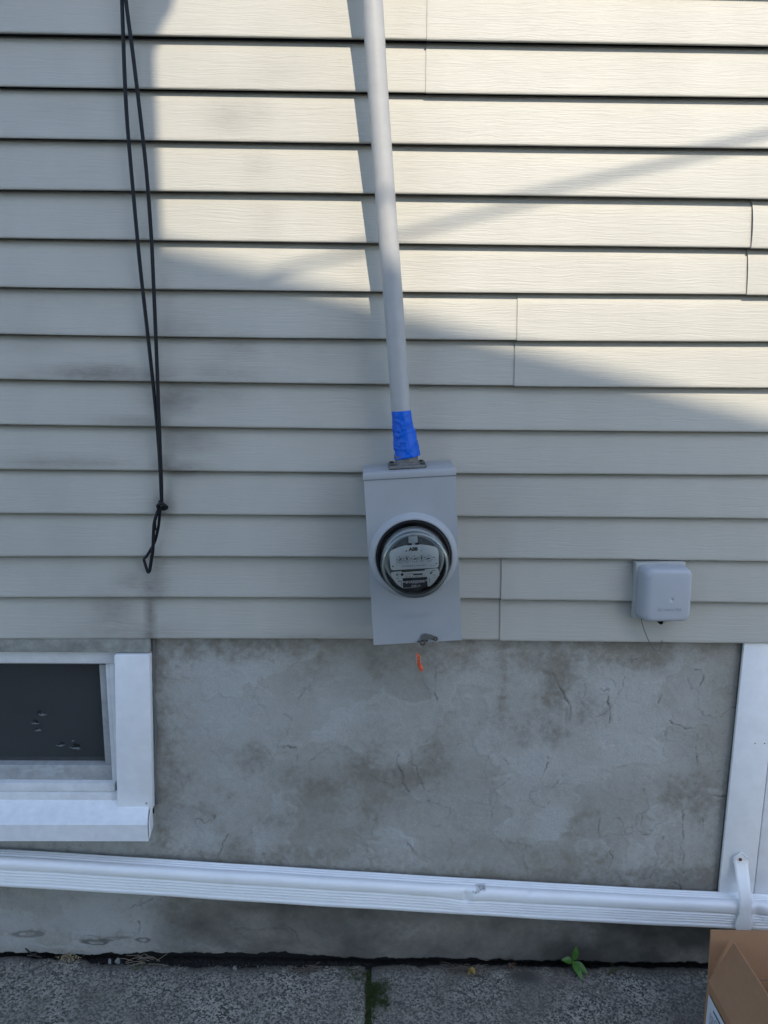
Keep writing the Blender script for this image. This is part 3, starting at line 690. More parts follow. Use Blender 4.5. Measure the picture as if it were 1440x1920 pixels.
# torn places in the screen: lifted pale threads round a dark hole
m_hole = mat('open_tear', (0.004, 0.005, 0.006), 0.9)
m_thread = mat('frayed_screen_thread', (0.20, 0.22, 0.225), 0.7)
def tear(x, z, s, seed, curve=1.0):
    r = random.Random(seed); bm = bmesh.new()
    g = Geo()
    for i in range(3):
        cx = x + r.uniform(-.3, .3) * s; cz = z + r.uniform(-.1, .3) * s
        g.quad(*[(cx + s * .34 * math.cos(a) * r.uniform(.6, 1.2), 0.0576 - 0.00015 * i, cz + s * .20 * math.sin(a) * r.uniform(.5, 1.3)) for a in np.linspace(0, 2 * math.pi, 8)[:-1]])
    h = g.mk('screen_tear', m_hole, win, wc=True)
    for i in range(11):
        a = math.radians(r.uniform(150, 390)); l = s * r.uniform(.3, .75)
        p0 = Vector((x + r.uniform(-.25, .25) * s, 0.0568, z - 0.12 * s + r.uniform(-.1, .12) * s))
        p1 = p0 + Vector((math.cos(a) * l * .6, -0.0015, abs(math.sin(a)) * l * .12 * curve)); p2 = p0 + Vector((math.cos(a) * l, -0.001, abs(math.sin(a)) * l * .7 * curve * r.uniform(.1, 1)))
        bm_tube(bm, [p0, p1, p2], [0.0007, 0.0006, 0.0003], n=5)
    mkbm('frayed_thread', bm, m_thread, h, wc=True)
for args in [(-0.836, 0.678, .021, 1), (-0.853, 0.653, .017, 2), (-0.847, 0.635, .014, 3), (-0.792, 0.594, .018, 4), (-0.752, 0.587, .022, 5), (-0.760, 0.606, .006, 6)]:
    tear(*args)
# sloping sill clad in white aluminium
bm = bmesh.new()
prof = [(0.020, 0.4720), (-0.050, 0.4412), (-0.0515, 0.4395), (-0.0500, 0.3945), (-0.0480, 0.3930), (0.018, 0.3945), (0.018, 0.3960)]
xl, xr = -1.46, -0.5490
A = [bm.verts.new((xl, y, z)) for y, z in prof]
B_ = [bm.verts.new((xr - (0.014 if i == 0 else 0.010 if i in (5, 6) else 0), y, z)) for i, (y, z) in enumerate(prof)]
for i in range(len(prof) - 1): bm.faces.new((A[i], A[i + 1], B_[i + 1], B_[i]))
bm.faces.new(A); bm.faces.new(B_[::-1])
mkbm('sill', bm, m_sill, win, wc=True)
bm = bmesh.new()     # folded end tab of the cladding
bm_hexa(bm, [(-0.5475, -0.0465, 0.3975), (-0.5490, -0.040, 0.4425), (-0.5535, 0.000, 0.402), (-0.5535, 0.000, 0.4580),
             (-0.5455, -0.0430, 0.4030), (-0.5475, -0.036, 0.4405), (-0.5505, 0.002, 0.406), (-0.5505, 0.002, 0.4570)], 0.0004)
mkbm('sill_end_tab', bm, m_sill, win, wc=True)
bm = bmesh.new()     # bare cladding strip under the casing
bm_box(bm, -0.640, -0.556, 0.0085, 0.018, 0.440, 0.4515, 0.0005); mkbm('sill_upstand', bm, m_sill, win, wc=True)
bm = bmesh.new()
bm_lathe(bm, [(0.0001, -0.0076), (0.0022, -0.0072), (0.0026, -0.006)], -0.5625, 0.470, 12)
mkbm('nail', bm, m_steel, win, wc=True, smooth=True)
# caulk bead between casing and parging
bm = bmesh.new()
pth = [(-0.5345 - 0.0115 * (0.86 - z) / 0.41 + 0.0015 * math.sin(z * 31) + random.uniform(-.0006, .0006), 0.0175, z) for z in np.linspace(0.455, 0.895, 30)]
bm_tube(bm, pth, [0.0042 + random.uniform(-.001, .0012) for _ in pth], n=7)
mkbm('caulk_bead', bm, m_caulk, win, wc=True, smooth=True)

# ================================================================== DOOR CASING AT RIGHT
door = empty('door_frame', (0.99, 0.0, 0.0))
tag(door, 'white door casing over a weathered wooden edge at the right end of the foundation', 'door frame')
wbox('casing', 0.9040, 0.9940, 0.0035, 0.0125, 0.185, 0.8990, m_white, 0.0012, door)
wbox('brickmould', 0.9975, 1.045, 0.0065, 0.020, 0.185, 0.8990, m_white, 0.003, door)
wbox('old_board', 0.9065, 1.10, 0.0130, 0.050, 0.20, 0.8995, m_oldwood, 0.001, door, label='weathered grey wooden edge behind the white casing')
wbox('door_panel', 1.0485, 1.95, 0.030, 0.060, 0.02, 0.8990, m_white, 0.002, door)
wbox('threshold', 1.00, 1.95, -0.004, 0.060, -0.05, 0.0175, m_oldwood, 0.002, door)
bm = bmesh.new()
for x, z in ((0.9665, 0.878), (0.9560, 0.632), (0.9800, 0.632)):
    bm_lathe(bm, [(0.0001, 0.0024), (0.0014, 0.0026), (0.0016, 0.0034)], x, z, 10)
mkbm('nail_head', bm, m_darksteel, door, wc=True, smooth=True, kind='stuff')

# ================================================================== CONDUIT
con = empty('electrical_conduit', (0.0740, -0.0655, 1.338))
tag(con, 'leaning grey plastic service pipe rising from the top of the meter box', 'pipe')
axis = [(-0.1180, -0.0655, 3.45), (-0.0640, -0.0655, 2.86), (-0.0375, -0.0655, 2.567), (-0.0107, -0.0655, 2.267), (0.0002, -0.0655, 2.120), (0.0220, -0.0650, 1.863), (0.0380, -0.0645, 1.690), (0.0583, -0.064, 1.4525), (0.0650, -0.065, 1.4000), (0.0715, -0.0655, 1.3600)]
bm = bmesh.new(); bm_tube(bm, smooth_path(axis, 8), 0.0211, n=40)
mkbm('pipe', bm, m_pvc, con, wc=True, autosmooth=40)
# blue tape: a wrinkled sleeve, wider at its foot, with a slanting lower edge
def tape():
    nz, na = 46, 72; V = []; F = []
    for i in range(nz):
        t = i / (nz - 1)
        for j in range(na):
            a = 2 * math.pi * j / na; ca, sa = math.cos(a), math.sin(a)
            zb = 1.3500 + 0.0055 * ca            # lower edge slants up to the right
            zt = 1.4525 + 0.0018 * ca
            z = zt + (zb - zt) * t
            ax = 0.0583 + (0.0716 - 0.0583) * ((1.4525 - z) / 0.0965)
            r = 0.0218 + 0.0076 * max(0, t - 0.15) ** 1.1 + (0.0012 * ca if t > .4 else 0)
            w = fbm(np.array(ca * 2.2 + 5), np.array(sa * 2.2 + t * 7), 4, 301) - 0.5
            w2 = 1 - abs(2 * fbm(np.array(ca * 1.6 + 9 + t * 2), np.array(sa * 1.6 + t * 5), 3, 311) - 1)
            r += 0.0008 * float(w) + 0.0026 * max(0, float(w2) - 0.86) / 0.14 * min(1, t * 4)
            r += 0.0011 * math.exp(-((t - 0.47 - 0.03 * math.sin(a * 2)) / 0.02) ** 2) + 0.0009 * math.exp(-((t - 0.80 - 0.04 * math.cos(a)) / 0.018) ** 2)
            V.append((ax + r * ca, -0.0650 + r * sa, z))
    for i in range(nz - 1):
        for j in range(na):
            a = i * na + j; b2 = i * na + (j + 1) % na
            F.append((a, b2, b2 + na, a + na))
    # inner return so the tape has thickness
    o = mk('tape_wrap', V, F, m_tape, con, smooth=True, wc=True, label='wrinkled bright blue tape wrapped round the foot of the pipe')
    md = o.modifiers.new('t', 'SOLIDIFY'); md.thickness = 0.0006; md.offset = 1
tape()

# ================================================================== METER BOX
TH = math.radians(-3.7)
MB0 = Vector((0.0886, 0.0, 1.1268))
mb = empty('meter_box', MB0, (0, TH, 0))
tag(mb, 'tilted light grey steel meter box with raised round collar, hung on the siding', 'meter box')
HW, HH = 0.0986, 0.1870
bm = bmesh.new(); bm_box(bm, -HW + .0012, HW - .0012, 0.0, -0.1215, -HH + .001, HH + .002, 0.0018); mkbm('enclosure', bm, m_box, mb, autosmooth=40)
# cover with the raised round collar pressed into it
def cover():
    bm = bmesh.new(); n = 96; cz = 0.0132; yf = -0.1262
    prof = [(0.0972, yf), (0.0958, yf - 0.0012), (0.0940, yf - 0.0048), (0.0920, yf - 0.0090), (0.0895, yf - 0.0122), (0.0865, yf - 0.0138), (0.0838, yf - 0.0136), (0.0825, yf - 0.0115), (0.0820, yf - 0.006), (0.0820, yf + 0.012)]
    bm_lathe(bm, prof, 0, cz, n)
    bm.verts.ensure_lookup_table()
    ring = bm.verts[:n]
    # outer rectangle, matched by angle
    W, T, Bm = HW, HH - 0.0015, -HH
    outer = []
    for i in range(n):
        a = 2 * math.pi * i / n; c, s = math.cos(a), math.sin(a)
        k = []
        if c > 1e-6: k.append((W) / c)
        if c < -1e-6: k.append(-W / c)
        if s > 1e-6: k.append((T - cz) / s)
        if s < -1e-6: k.append((Bm - cz) / s)
        kk = min(k); outer.append([c * kk, cz + s * kk])
    # snap the nearest samples to the corners
    for cx, cz2 in ((W, T), (-W, T), (W, Bm), (-W, Bm)):
        j = min(range(n), key=lambda q: (outer[q][0] - cx) ** 2 + (outer[q][1] - cz2) ** 2); outer[j] = [cx, cz2]
    ov = [bm.verts.new((x, yf, z)) for x, z in outer]
    for i in range(n): bm.faces.new((ring[i], ring[(i + 1) % n], ov[(i + 1) % n], ov[i]))
    e1 = [bm.verts.new((x * 1.004, yf + 0.0010, z * 1.002)) for x, z in outer]
    e2 = [bm.verts.new((x * 1.004, yf + 0.0160, z * 1.002)) for x, z in outer]
    for A_, B2 in ((ov, e1), (e1, e2)):
        for i in range(n): bm.faces.new((A_[i], A_[(i + 1) % n], B2[(i + 1) % n], B2[i]))
    mkbm('cover', bm, m_box, mb, autosmooth=38)
cover()
bm = bmesh.new()
bm_hexa(bm, [(-0.1005, -0.1290, 0.1865), (-0.1005, -0.1285, 0.2015), (-0.1005, 0.0, 0.1865), (-0.1005, 0.0, 0.2040),
             (0.1005, -0.1290, 0.1865), (0.1005, -0.1285, 0.2015), (0.1005, 0.0, 0.1865), (0.1005, 0.0, 0.2040)], 0.0016)
mkbm('top_cap', bm, m_box, mb, autosmooth=40)
# embossed maker's word
v, f = text_geo('MILBANK', 0.0175, -0.004, -0.1263, -0.1290, extr=0.0004, bold=0.0, space=1.12)
mk('embossed_lettering', v, f, m_box, mb)
# cable hub on the cap
def hub():
    bm = bmesh.new()
    bm_box(bm, -0.0437, 0.0393, -0.1030, -0.0270, 0.2030, 0.2098, 0.0022)
    mkbm('hub_flange', bm, m_hub, mb, autosmooth=40)
    bm = bmesh.new(); n = 40
    rings = []
    for r, z in ((0.0290, 0.2095), (0.0285, 0.2130), (0.0262, 0.2150), (0.0258, 0.2290), (0.0240, 0.2300), (0.021, 0.2300)):
        rings.append([bm.verts.new((-0.0030 + r * math.cos(2 * math.pi * i / n), -0.0655 + r * math.sin(2 * math.pi * i / n), z)) for i in range(n)])
    for a, b2 in zip(rings[:-1], rings[1:]):
        for i in range(n): bm.faces.new((a[i], a[(i + 1) % n], b2[(i + 1) % n], b2[i]))
    mkbm('hub_collar', bm, m_hub, mb, autosmooth=35)
    for sx2, sy2 in ((-0.0357, -0.094), (0.0313, -0.094), (-0.0357, -0.037), (0.0313, -0.037)):
        bm = bmesh.new(); rings = []
        for r, z in ((0.0052, 0.2097), (0.0052, 0.2120), (0.0040, 0.2132), (0.0, 0.2134)):
            rings.append([bm.verts.new((sx2 + max(r, 1e-5) * math.cos(2 * math.pi * i / 10), sy2 + max(r, 1e-5) * math.sin(2 * math.pi * i / 10), z)) for i in range(10)])
        for a, b2 in zip(rings[:-1], rings[1:]):
            for i in range(10): bm.faces.new((a[i], a[(i + 1) % 10], b2[(i + 1) % 10], b2[i]))
        mkbm('hub_screw', bm, m_darksteel, mb, autosmooth=30)
hub()
# sealing latch at the foot of the cover
bm = bmesh.new()
pl = [(0.0065, -0.1800), (0.0085, -0.1690), (0.0140, -0.1660), (0.0220, -0.1660), (0.0310, -0.1700), (0.0410, -0.1740), (0.0448, -0.1768), (0.0452, -0.1812), (0.0420, -0.1842), (0.0375, -0.1845), (0.0330, -0.1815), (0.0270, -0.1790), (0.0215, -0.1800), (0.0180, -0.1850)]
a = [bm.verts.new((x, -0.1300, z)) for x, z in pl]; b2 = [bm.verts.new((x, -0.1275, z)) for x, z in pl]
bm.faces.new(a); bm.faces.new(b2[::-1])
for i in range(len(pl)): bm.faces.new((a[i], a[(i + 1) % len(pl)], b2[(i + 1) % len(pl)], b2[i]))
lat = mkbm('latch', bm, m_steel, mb)
bm = bmesh.new(); bm_lathe(bm, [(0.0024, -0.1302), (0.0038, -0.1312), (0.0044, -0.1302)], 0.0400, -0.1792, 20); mkbm('latch_eyelet', bm, m_darksteel, lat, smooth=True)
bm = bmesh.new(); bm_box(bm, -0.0010, 0.0225, -0.1345, -0.1285, -0.1845, -0.1815, 0.0007); mkbm('latch_slot', bm, m_darksteel, lat)
bm = bmesh.new(); bm_box(bm, 0.0005, 0.0215, -0.1362, -0.1343, -0.1838, -0.1822, 0.0004); mkbm('latch_pin', bm, m_steel, lat)
bm = bmesh.new()
bm_tube(bm, [(0.0106 + 0.0052 * math.cos(t), -0.1315, -0.1862 + 0.0052 * math.sin(t)) for t in np.linspace(0, 2 * math.pi, 22)], 0.0013, n=8)
mkbm('latch_ring', bm, m_darksteel, lat, smooth=True)

# ================================================================== SEAL TAG
tagx, tagz = 0.1038, 0.928
seal = empty('meter_seal', (tagx, -0.13, 0.9180))
tag(seal, 'small crumpled orange plastic seal tag dangling under the meter box latch', 'seal tag')
bm = bmesh.new()
bm_tube(bm, smooth_path([(0.1025, -0.1315, 0.9400), (0.1040, -0.1320, 0.9330), (0.1052, -0.1318, 0.9240), (0.1030, -0.1312, 0.9165)], 4), 0.0008, n=6)
bm_tube(bm, smooth_path([(0.1000, -0.1315, 0.9390), (0.0990, -0.1310, 0.9300), (0.1010, -0.1310, 0.9180)], 4), 0.00035, n=5)
mkbm('seal_wire', bm, m_steel, seal, wc=True)
m_sealp = mat('orange_seal_plastic', (0.62, 0.10, 0.03), 0.25, spec=0.6, bump=(260, 0.7, 0.0018), colvar=(220, 0.5))
m_sealc = mat('pale_seal_plastic', (0.62, 0.33, 0.26), 0.25, bump=(300, 0.5, 0.001), colvar=(250, 0.3))
def crumple(path, wd, seed, mt, name, th=0.0016):
    r = random.Random(seed); n = len(path); V = []; F = []
    for i, (x, z) in enumerate(path):
        w = wd[i]
        for s_ in (-1, -0.35, 0.35, 1):
            V.append((x + s_ * w + r.uniform(-.0005, .0005), -0.1312 - 0.0022 * math.cos(s_ * 2.2) + r.uniform(-.0008, .0008), z + r.uniform(-.0005, .0005)))
    for i in range(n - 1):
        for j in range(3):
            q = i * 4 + j; F.append((q, q + 1, q + 5, q + 4))
    o = mk(name, V, F, mt, seal, wc=True); md = o.modifiers.new('s', 'SOLIDIFY'); md.thickness = th
crumple([(0.1000, 0.9175), (0.1012, 0.9120), (0.1022, 0.9060), (0.1030, 0.8990), (0.1042, 0.8920), (0.1065, 0.8860), (0.1090, 0.8800), (0.1100, 0.8755)],
        [0.0015, 0.0024, 0.0028, 0.0030, 0.0034, 0.0042, 0.0034, 0.0018], 3, m_sealp, 'seal_body')
crumple([(0.0985, 0.9185), (0.0990, 0.9100), (0.0992, 0.9000), (0.0995, 0.8930)], [0.0006, 0.0009, 0.0008, 0.0010], 4, m_sealc, 'seal_flap', 0.0005)
crumple([(0.1062, 0.9110), (0.1066, 0.9030), (0.1072, 0.8950)], [0.0008, 0.0009, 0.0006], 5, m_sealc, 'seal_flap', 0.0005)

# ================================================================== ELECTRICITY METER
mt_loc = MB0 + Matrix.Rotation(TH, 3, 'Y') @ Vector((-0.0004, -0.126, 0.0132))
em = empty('electricity_meter', mt_loc, (0, TH, 0))
tag(em, 'round glass-covered electricity meter with five dials, plugged into the tilted grey box', 'electricity meter')
bm = bmesh.new(); bm_lathe(bm, [(0.0822, 0.010), (0.0820, -0.006), (0.0806, -0.0098), (0.0780, -0.0105), (0.0768, -0.009), (0.0766, 0.004), (0.0001, 0.004)], n=80); mkbm('gasket', bm, m_rubber, em, autosmooth=40)
bm = bmesh.new(); bm_lathe(bm, [(0.0764, 0.003), (0.0766, -0.0105), (0.0762, -0.0125), (0.0756, -0.0120), (0.0752, -0.0060), (0.0750, 0.003)], n=80)
mkbm('locking_ring', bm, m_rubber, em, autosmooth=45)
bm = bmesh.new()
prof = [(0.0716, -0.004), (0.0716, -0.0140), (0.0706, -0.0165), (0.0699, -0.0185), (0.0697, -0.040), (0.0693, -0.068), (0.0688, -0.0765), (0.0672, -0.0815), (0.0640, -0.0846), (0.0600, -0.0857), (0.0560, -0.0850), (0.0540, -0.0846), (0.030, -0.0856), (0.0001, -0.0860)]
prof = [(q * 1.045, y) for q, y in prof]; bm_lathe(bm, prof, n=96); mkbm('glass_cover', bm, m_glass, em, autosmooth=60)
# moulded rim seen as a thick bead inside the edge of the glass
m_rim = mat('moulded_glass_rim', (0.44, 0.49, 0.47), 0.10, spec=0.8)
m_rim.node_tree.nodes['Principled BSDF'].inputs['Transmission Weight'].default_value = 0.35
bm = bmesh.new(); bm_lathe(bm, [(q * 1.045, y) for q, y in ((0.0655, -0.0780), (0.0668, -0.0800), (0.0650, -0.0822), (0.0628, -0.0832), (0.0612, -0.0826), (0.0622, -0.0805), (0.0655, -0.0780))], n=96); mkbm('glass_rim', bm, m_rim, em, smooth=True)
# grey frame behind the plates
bm = bmesh.new(); bm_lathe(bm, [(0.0680, -0.006), (0.0655, -0.010), (0.0650, -0.024), (0.0620, -0.028), (0.0540, -0.029), (0.0001, -0.029)], n=64); mkbm('back_frame', bm, m_can, em, autosmooth=30)
m_inner = mat('meter_inner_grey', (0.11, 0.12, 0.12), 0.4, metal=0.3, colvar=(60, 0.15))
bm = bmesh.new(); bm_lathe(bm, [(0.0580, -0.029), (0.0575, -0.046), (0.0550, -0.048), (0.0001, -0.0485)], n=64); mkbm('meter_body', bm, m_inner, em, autosmooth=30)
bm = bmesh.new(); bm_box(bm, -0.0105, 0.0085, -0.060, -0.047, 0.0385, 0.0560, 0.0015); mkbm('top_bracket', bm, m_can, em, autosmooth=30)
bm = bmesh.new(); bm_box(bm, -0.014, -0.004, -0.0605, -0.050, 0.0385, 0.0432, 0.0008); bm_box(bm, 0.0025, 0.011, -0.0605, -0.050, 0.0385, 0.0432, 0.0008); mkbm('top_clip', bm, m_rubber, em)
PY = -0.0600
def plate_mesh(name, outline, y):
    bm = bmesh.new()
    a = [bm.verts.new((x, y, z)) for x, z in outline]; b2 = [bm.verts.new((x, y + 0.0012, z)) for x, z in outline]
    bm.faces.new(a); bm.faces.new(b2[::-1])
    for i in range(len(a)): bm.faces.new((a[i], a[(i + 1) % len(a)], b2[(i + 1) % len(a)], b2[i]))
    return mkbm(name, bm, m_plate, em)
def arc(cx, cz, r, a0, a1, n=8): return [(cx + r * math.cos(math.radians(a)), cz + r * math.sin(math.radians(a))) for a in np.linspace(a0, a1, n)]
top_out = []
top_out += arc(-0.0455, -0.0075, 0.0060, 180, 270, 5) + arc(0.0445, -0.0075, 0.0060, 270, 360, 5)
top_out += [(0.0515, 0.010)] + arc(0.0365, 0.0190, 0.0150, 0, 62, 6)
top_out += [(x, 0.0395 - 0.0105 * (x / 0.044) ** 2 * 0.75) for x in np.linspace(0.034, -0.036, 12)]
top_out += arc(-0.0380, 0.0180, 0.0148, 118, 180, 6)
upper = plate_mesh('dial_plate', top_out, PY)
low_out = [(-0.0500, -0.0180), (-0.0290, -0.0165), (-0.0285, -0.0195), (0.0200, -0.0185), (0.0210, -0.0158), (0.0455, -0.0150)] + arc(0.0450, -0.0200, 0.0052, 80, 0, 4)
low_out += [(0.0515, -0.0300)] + arc(0.0, -0.0095, 0.0535, -28, -56, 5) + [(0.0255, -0.0535), (-0.0275, -0.0545)] + arc(-0.001, -0.0100, 0.0520, -123, -155, 5) + [(-0.0520, -0.0240)]
low_out = low_out[::-1]
lower = plate_mesh('name_plate', low_out, PY)
yi = PY - 0.0003
g = Geo(); g.add(text_geo('ABB', 0.0102, -0.0015, yi, 0.0265, bold=0.00055, space=1.0))
g.add(text_geo('KILOWATTHOURS', 0.0030, -0.0015, yi, -0.0074, bold=0.00018, space=2.3))
g.add(text_geo('Kh', 0.0034, 0.0415, yi, 0.0085, bold=0.00015)); g.add(text_geo('7.2', 0.0036, 0.0425, yi, 0.0030)); g.rect(0.0300, 0.0450, -0.0082, -0.0078, yi)
g.rect(-0.0010, -0.0004, -0.0125, -0.0098, yi)
g.mk('dial_plate_print', m_ink, upper, kind='stuff')
g = Geo()
for x, z in ((-0.0165, 0.0270), (0.0155, 0.0265), (-0.0465, -0.0050), (0.0460, -0.0035)):
    bmq = [(x + 0.0018 * math.cos(a), yi - 0.0006, z + 0.0018 * math.sin(a)) for a in np.linspace(0, 2 * math.pi, 11)[:-1]]
    g.quad(*bmq)
g.mk('rivets', mat('bright_rivet', (0.75, 0.75, 0.75), 0.2, metal=0.9), upper, kind='stuff')
def dial(cx, cz, ang, cw):
    g = Geo(); r = 0.0071
    for i in range(10):
        a = math.radians(90 - 36 * i * (1 if cw else -1))
        g.add(text_geo(str(i), 0.0026, cx + (r - 0.0002) * math.cos(a), yi, cz + (r) * math.sin(a) - 0.0009, bold=0.0002))
        for k in (-2, -1, 0, 1, 2):
            a2 = a + math.radians(36 / 5 * k); w = 0.0002 if k else 0.0004; l0, l1 = 0.0045, 0.0053 if k == 0 else 0.0049
            c, s = math.cos(a2), math.sin(a2)
            g.quad((cx + l0 * c - w * s, yi, cz + l0 * s + w * c), (cx + l0 * c + w * s, yi, cz + l0 * s - w * c), (cx + l1 * c + w * s, yi, cz + l1 * s - w * c), (cx + l1 * c - w * s, yi, cz + l1 * s + w * c))
    a = math.radians(ang); c, s = math.cos(a), math.sin(a); y2 = yi - 0.0012
    def P(u, v): return (cx + u * c - v * s, y2, cz + u * s + v * c)
    g.quad(P(-0.0022, -0.0010), P(0.0022, -0.0014), P(0.0062, 0), P(0.0022, 0.0014), P(-0.0022, 0.0010))
    g.quad(*[(cx + 0.0014 * math.cos(t), y2 - 0.0001, cz + 0.0014 * math.sin(t)) for t in np.linspace(0, 2 * math.pi, 11)[:-1]])
    g.mk('dial', m_ink, upper)
for cx, cz, a, cw in ((-0.0312, 0.0082, 48, 1), (-0.0160, 0.0088, 92, 0), (-0.0002, 0.0084, 12, 1), (0.0152, 0.0085, 88, 0), (0.0306, 0.0080, 192, 1)): dial(cx, cz, a, cw)
# lower name plate printing
g = Geo()
g.rect(-0.0275, 0.0250, -0.0535, -0.0322, yi)
g.add(text_geo('CL200   240V   3W   TYPE AB1   30TA   1.0', 0.0024, -0.001, yi, -0.0305, bold=0.00008))
g.add(text_geo('WATTHOUR METER', 0.0022, -0.0135, yi, -0.0238)); g.add(text_geo('SINGLE PHASE', 0.0022, -0.0150, yi, -0.0268))
g.rect(-0.0045, 0.0155, -0.0272, -0.0238, yi)
g.add(text_geo('FM 2S', 0.0026, 0.0400, yi, -0.0200, bold=0.0001)); g.add(text_geo('60 Hz', 0.0028, 0.0405, yi, -0.0300)); g.add(text_geo('Rr 13 8/9', 0.0022, 0.0400, yi, -0.0350)); g.add(text_geo('ABB', 0.0034, -0.0345, yi, -0.0395, bold=0.00012))
g.add(text_geo('240', 0.0028, -0.0385, yi, -0.0335, bold=0.0001)); g.rect(-0.0312, -0.0300, -0.0490, -0.0380, yi); g.rect(0.0285, 0.0297, -0.0460, -0.0340, yi)
g.quad(*[(-0.0270 - 0.0008 + 0.0030 * math.cos(t), yi, -0.0242 + 0.0030 * math.sin(t)) for t in np.linspace(0, 2 * math.pi, 17)[:-1]])
g.quad(*[(0.0330 + 0.0020 * math.cos(t), yi, -0.0245 + 0.0026 * math.sin(t)) for t in np.linspace(0, 2 * math.pi, 17)[:-1]])
g.mk('name_plate_print', m_ink, lower, kind='stuff')
g = Geo(); x = -0.0215; rr = random.Random(5)
while x < 0.0200:
    w = rr.choice((0.00025, 0.0005, 0.0008)); g.rect(x, x + w, -0.0440, -0.0385, yi - 0.0003); x += w + rr.choice((0.0003, 0.0005, 0.0007))
g.rect(-0.0262, -0.0232, -0.0422, -0.0392, yi - 0.0003); g.rect(0.0212, 0.0240, -0.0412, -0.0382, yi - 0.0003)
g.add(text_geo('*ABB 12 800 172*', 0.0020, -0.001, yi - 0.0003, -0.0466))
g.add(text_geo('12 800 172', 0.0044, -0.0005, yi - 0.0003, -0.0522, bold=0.00012))
g.mk('barcode_print', m_whiteink, lower, kind='stuff')
g = Geo()
for x, z in ((-0.0385, -0.0235), (0.0345, -0.0225)):
    g.quad(*[(x + 0.0026 * math.cos(a), yi - 0.0008, z + 0.0026 * math.sin(a)) for a in np.linspace(0, 2 * math.pi, 13)[:-1]])
g.mk('plate_screws', m_steel, lower, kind='stuff')

# ================================================================== BLACK CORDS
cord = empty('hanging_cord', (-0.489, -0.015, 1.226))
tag(cord, 'doubled black cord hanging down the siding, knotted above a small loop', 'cord')
def zyflat(pts, y): return [(x, yy if (yy := y) is not None else 0, z) for x, z in pts]
c1 = [(-0.5130, -0.018, 3.1), (-0.5170, -0.018, 2.75), (-0.5205, -0.018, 2.45), (-0.5229, -0.018, 2.2781), (-0.5248, -0.018, 2.0764), (-0.5183, -0.018, 1.8973), (-0.5117, -0.017, 1.7553), (-0.5032, -0.015, 1.6200), (-0.4945, -0.012, 1.4651), (-0.4905, -0.010, 1.3491), (-0.4900, -0.010, 1.2509), (-0.4895, -0.012, 1.232)]
c2 = [(-0.5500, -0.024, 3.1), (-0.5360, -0.024, 2.75), (-0.5235, -0.024, 2.45), (-0.5131, -0.024, 2.2783), (-0.5041, -0.024, 2.1787), (-0.4959, -0.024, 2.0768), (-0.4874, -0.023, 1.9511), (-0.4833, -0.022, 1.8217), (-0.4832, -0.021, 1.6884), (-0.4838, -0.020, 1.5510), (-0.4852, -0.019, 1.4094), (-0.4862, -0.018, 1.2880), (-0.4885, -0.016, 1.232)]
bm = bmesh.new(); bm_tube(bm, smooth_path(c1, 8), 0.0042, n=12, flat=0.7); mkbm('cord_strand', bm, m_black, cord, wc=True, smooth=True)
bm = bmesh.new()
p2 = smooth_path(c2, 8)
bm_tube(bm, [(p.x - 0.0017, p.y, p.z) for p in p2], 0.0025, n=10); bm_tube(bm, [(p.x + 0.0017, p.y - 0.0006, p.z) for p in p2], 0.0025, n=10)
mkbm('cord_strand', bm, m_black, cord, wc=True, smooth=True)
bm = bmesh.new()
bm_tube(bm, smooth_path([(-0.4930, -0.019, 1.2390), (-0.4800, -0.024, 1.2300), (-0.4770, -0.017, 1.2240), (-0.4850, -0.011, 1.2190), (-0.4940, -0.017, 1.2220), (-0.4955, -0.024, 1.2290), (-0.4870, -0.027, 1.2340), (-0.4790, -0.020, 1.2280), (-0.4860, -0.014, 1.2230)], 6), 0.0040, n=10)
mkbm('knot', bm, m_black, cord, wc=True, smooth=True)
bm = bmesh.new()
bm_tube(bm, smooth_path([(-0.4915, -0.020, 1.2270), (-0.5040, -0.022, 1.1950), (-0.5095, -0.020, 1.1600), (-0.5130, -0.018, 1.1250), (-0.5190, -0.016, 1.0950), (-0.5240, -0.014, 1.0740), (-0.5275, -0.014, 1.0690), (-0.5305, -0.013, 1.0740), (-0.5375, -0.011, 1.1000)], 6), 0.0040, n=12, flat=0.55)
bm_tube(bm, smooth_path([(-0.5375, -0.011, 1.1000), (-0.5320, -0.010, 1.1050), (-0.5210, -0.011, 1.1210), (-0.5080, -0.013, 1.1450), (-0.4980, -0.016, 1.1800), (-0.4930, -0.018, 1.2100), (-0.4900, -0.018, 1.2270)], 6), 0.0034, n=12, flat=0.55)
bm_tube(bm, smooth_path([(-0.4960, -0.024, 1.2230), (-0.4990, -0.026, 1.2050), (-0.5020, -0.024, 1.1850), (-0.5020, -0.022, 1.1700)], 5), 0.0014, n=8)
mkbm('cord_loop', bm, m_black, cord, wc=True, smooth=True)

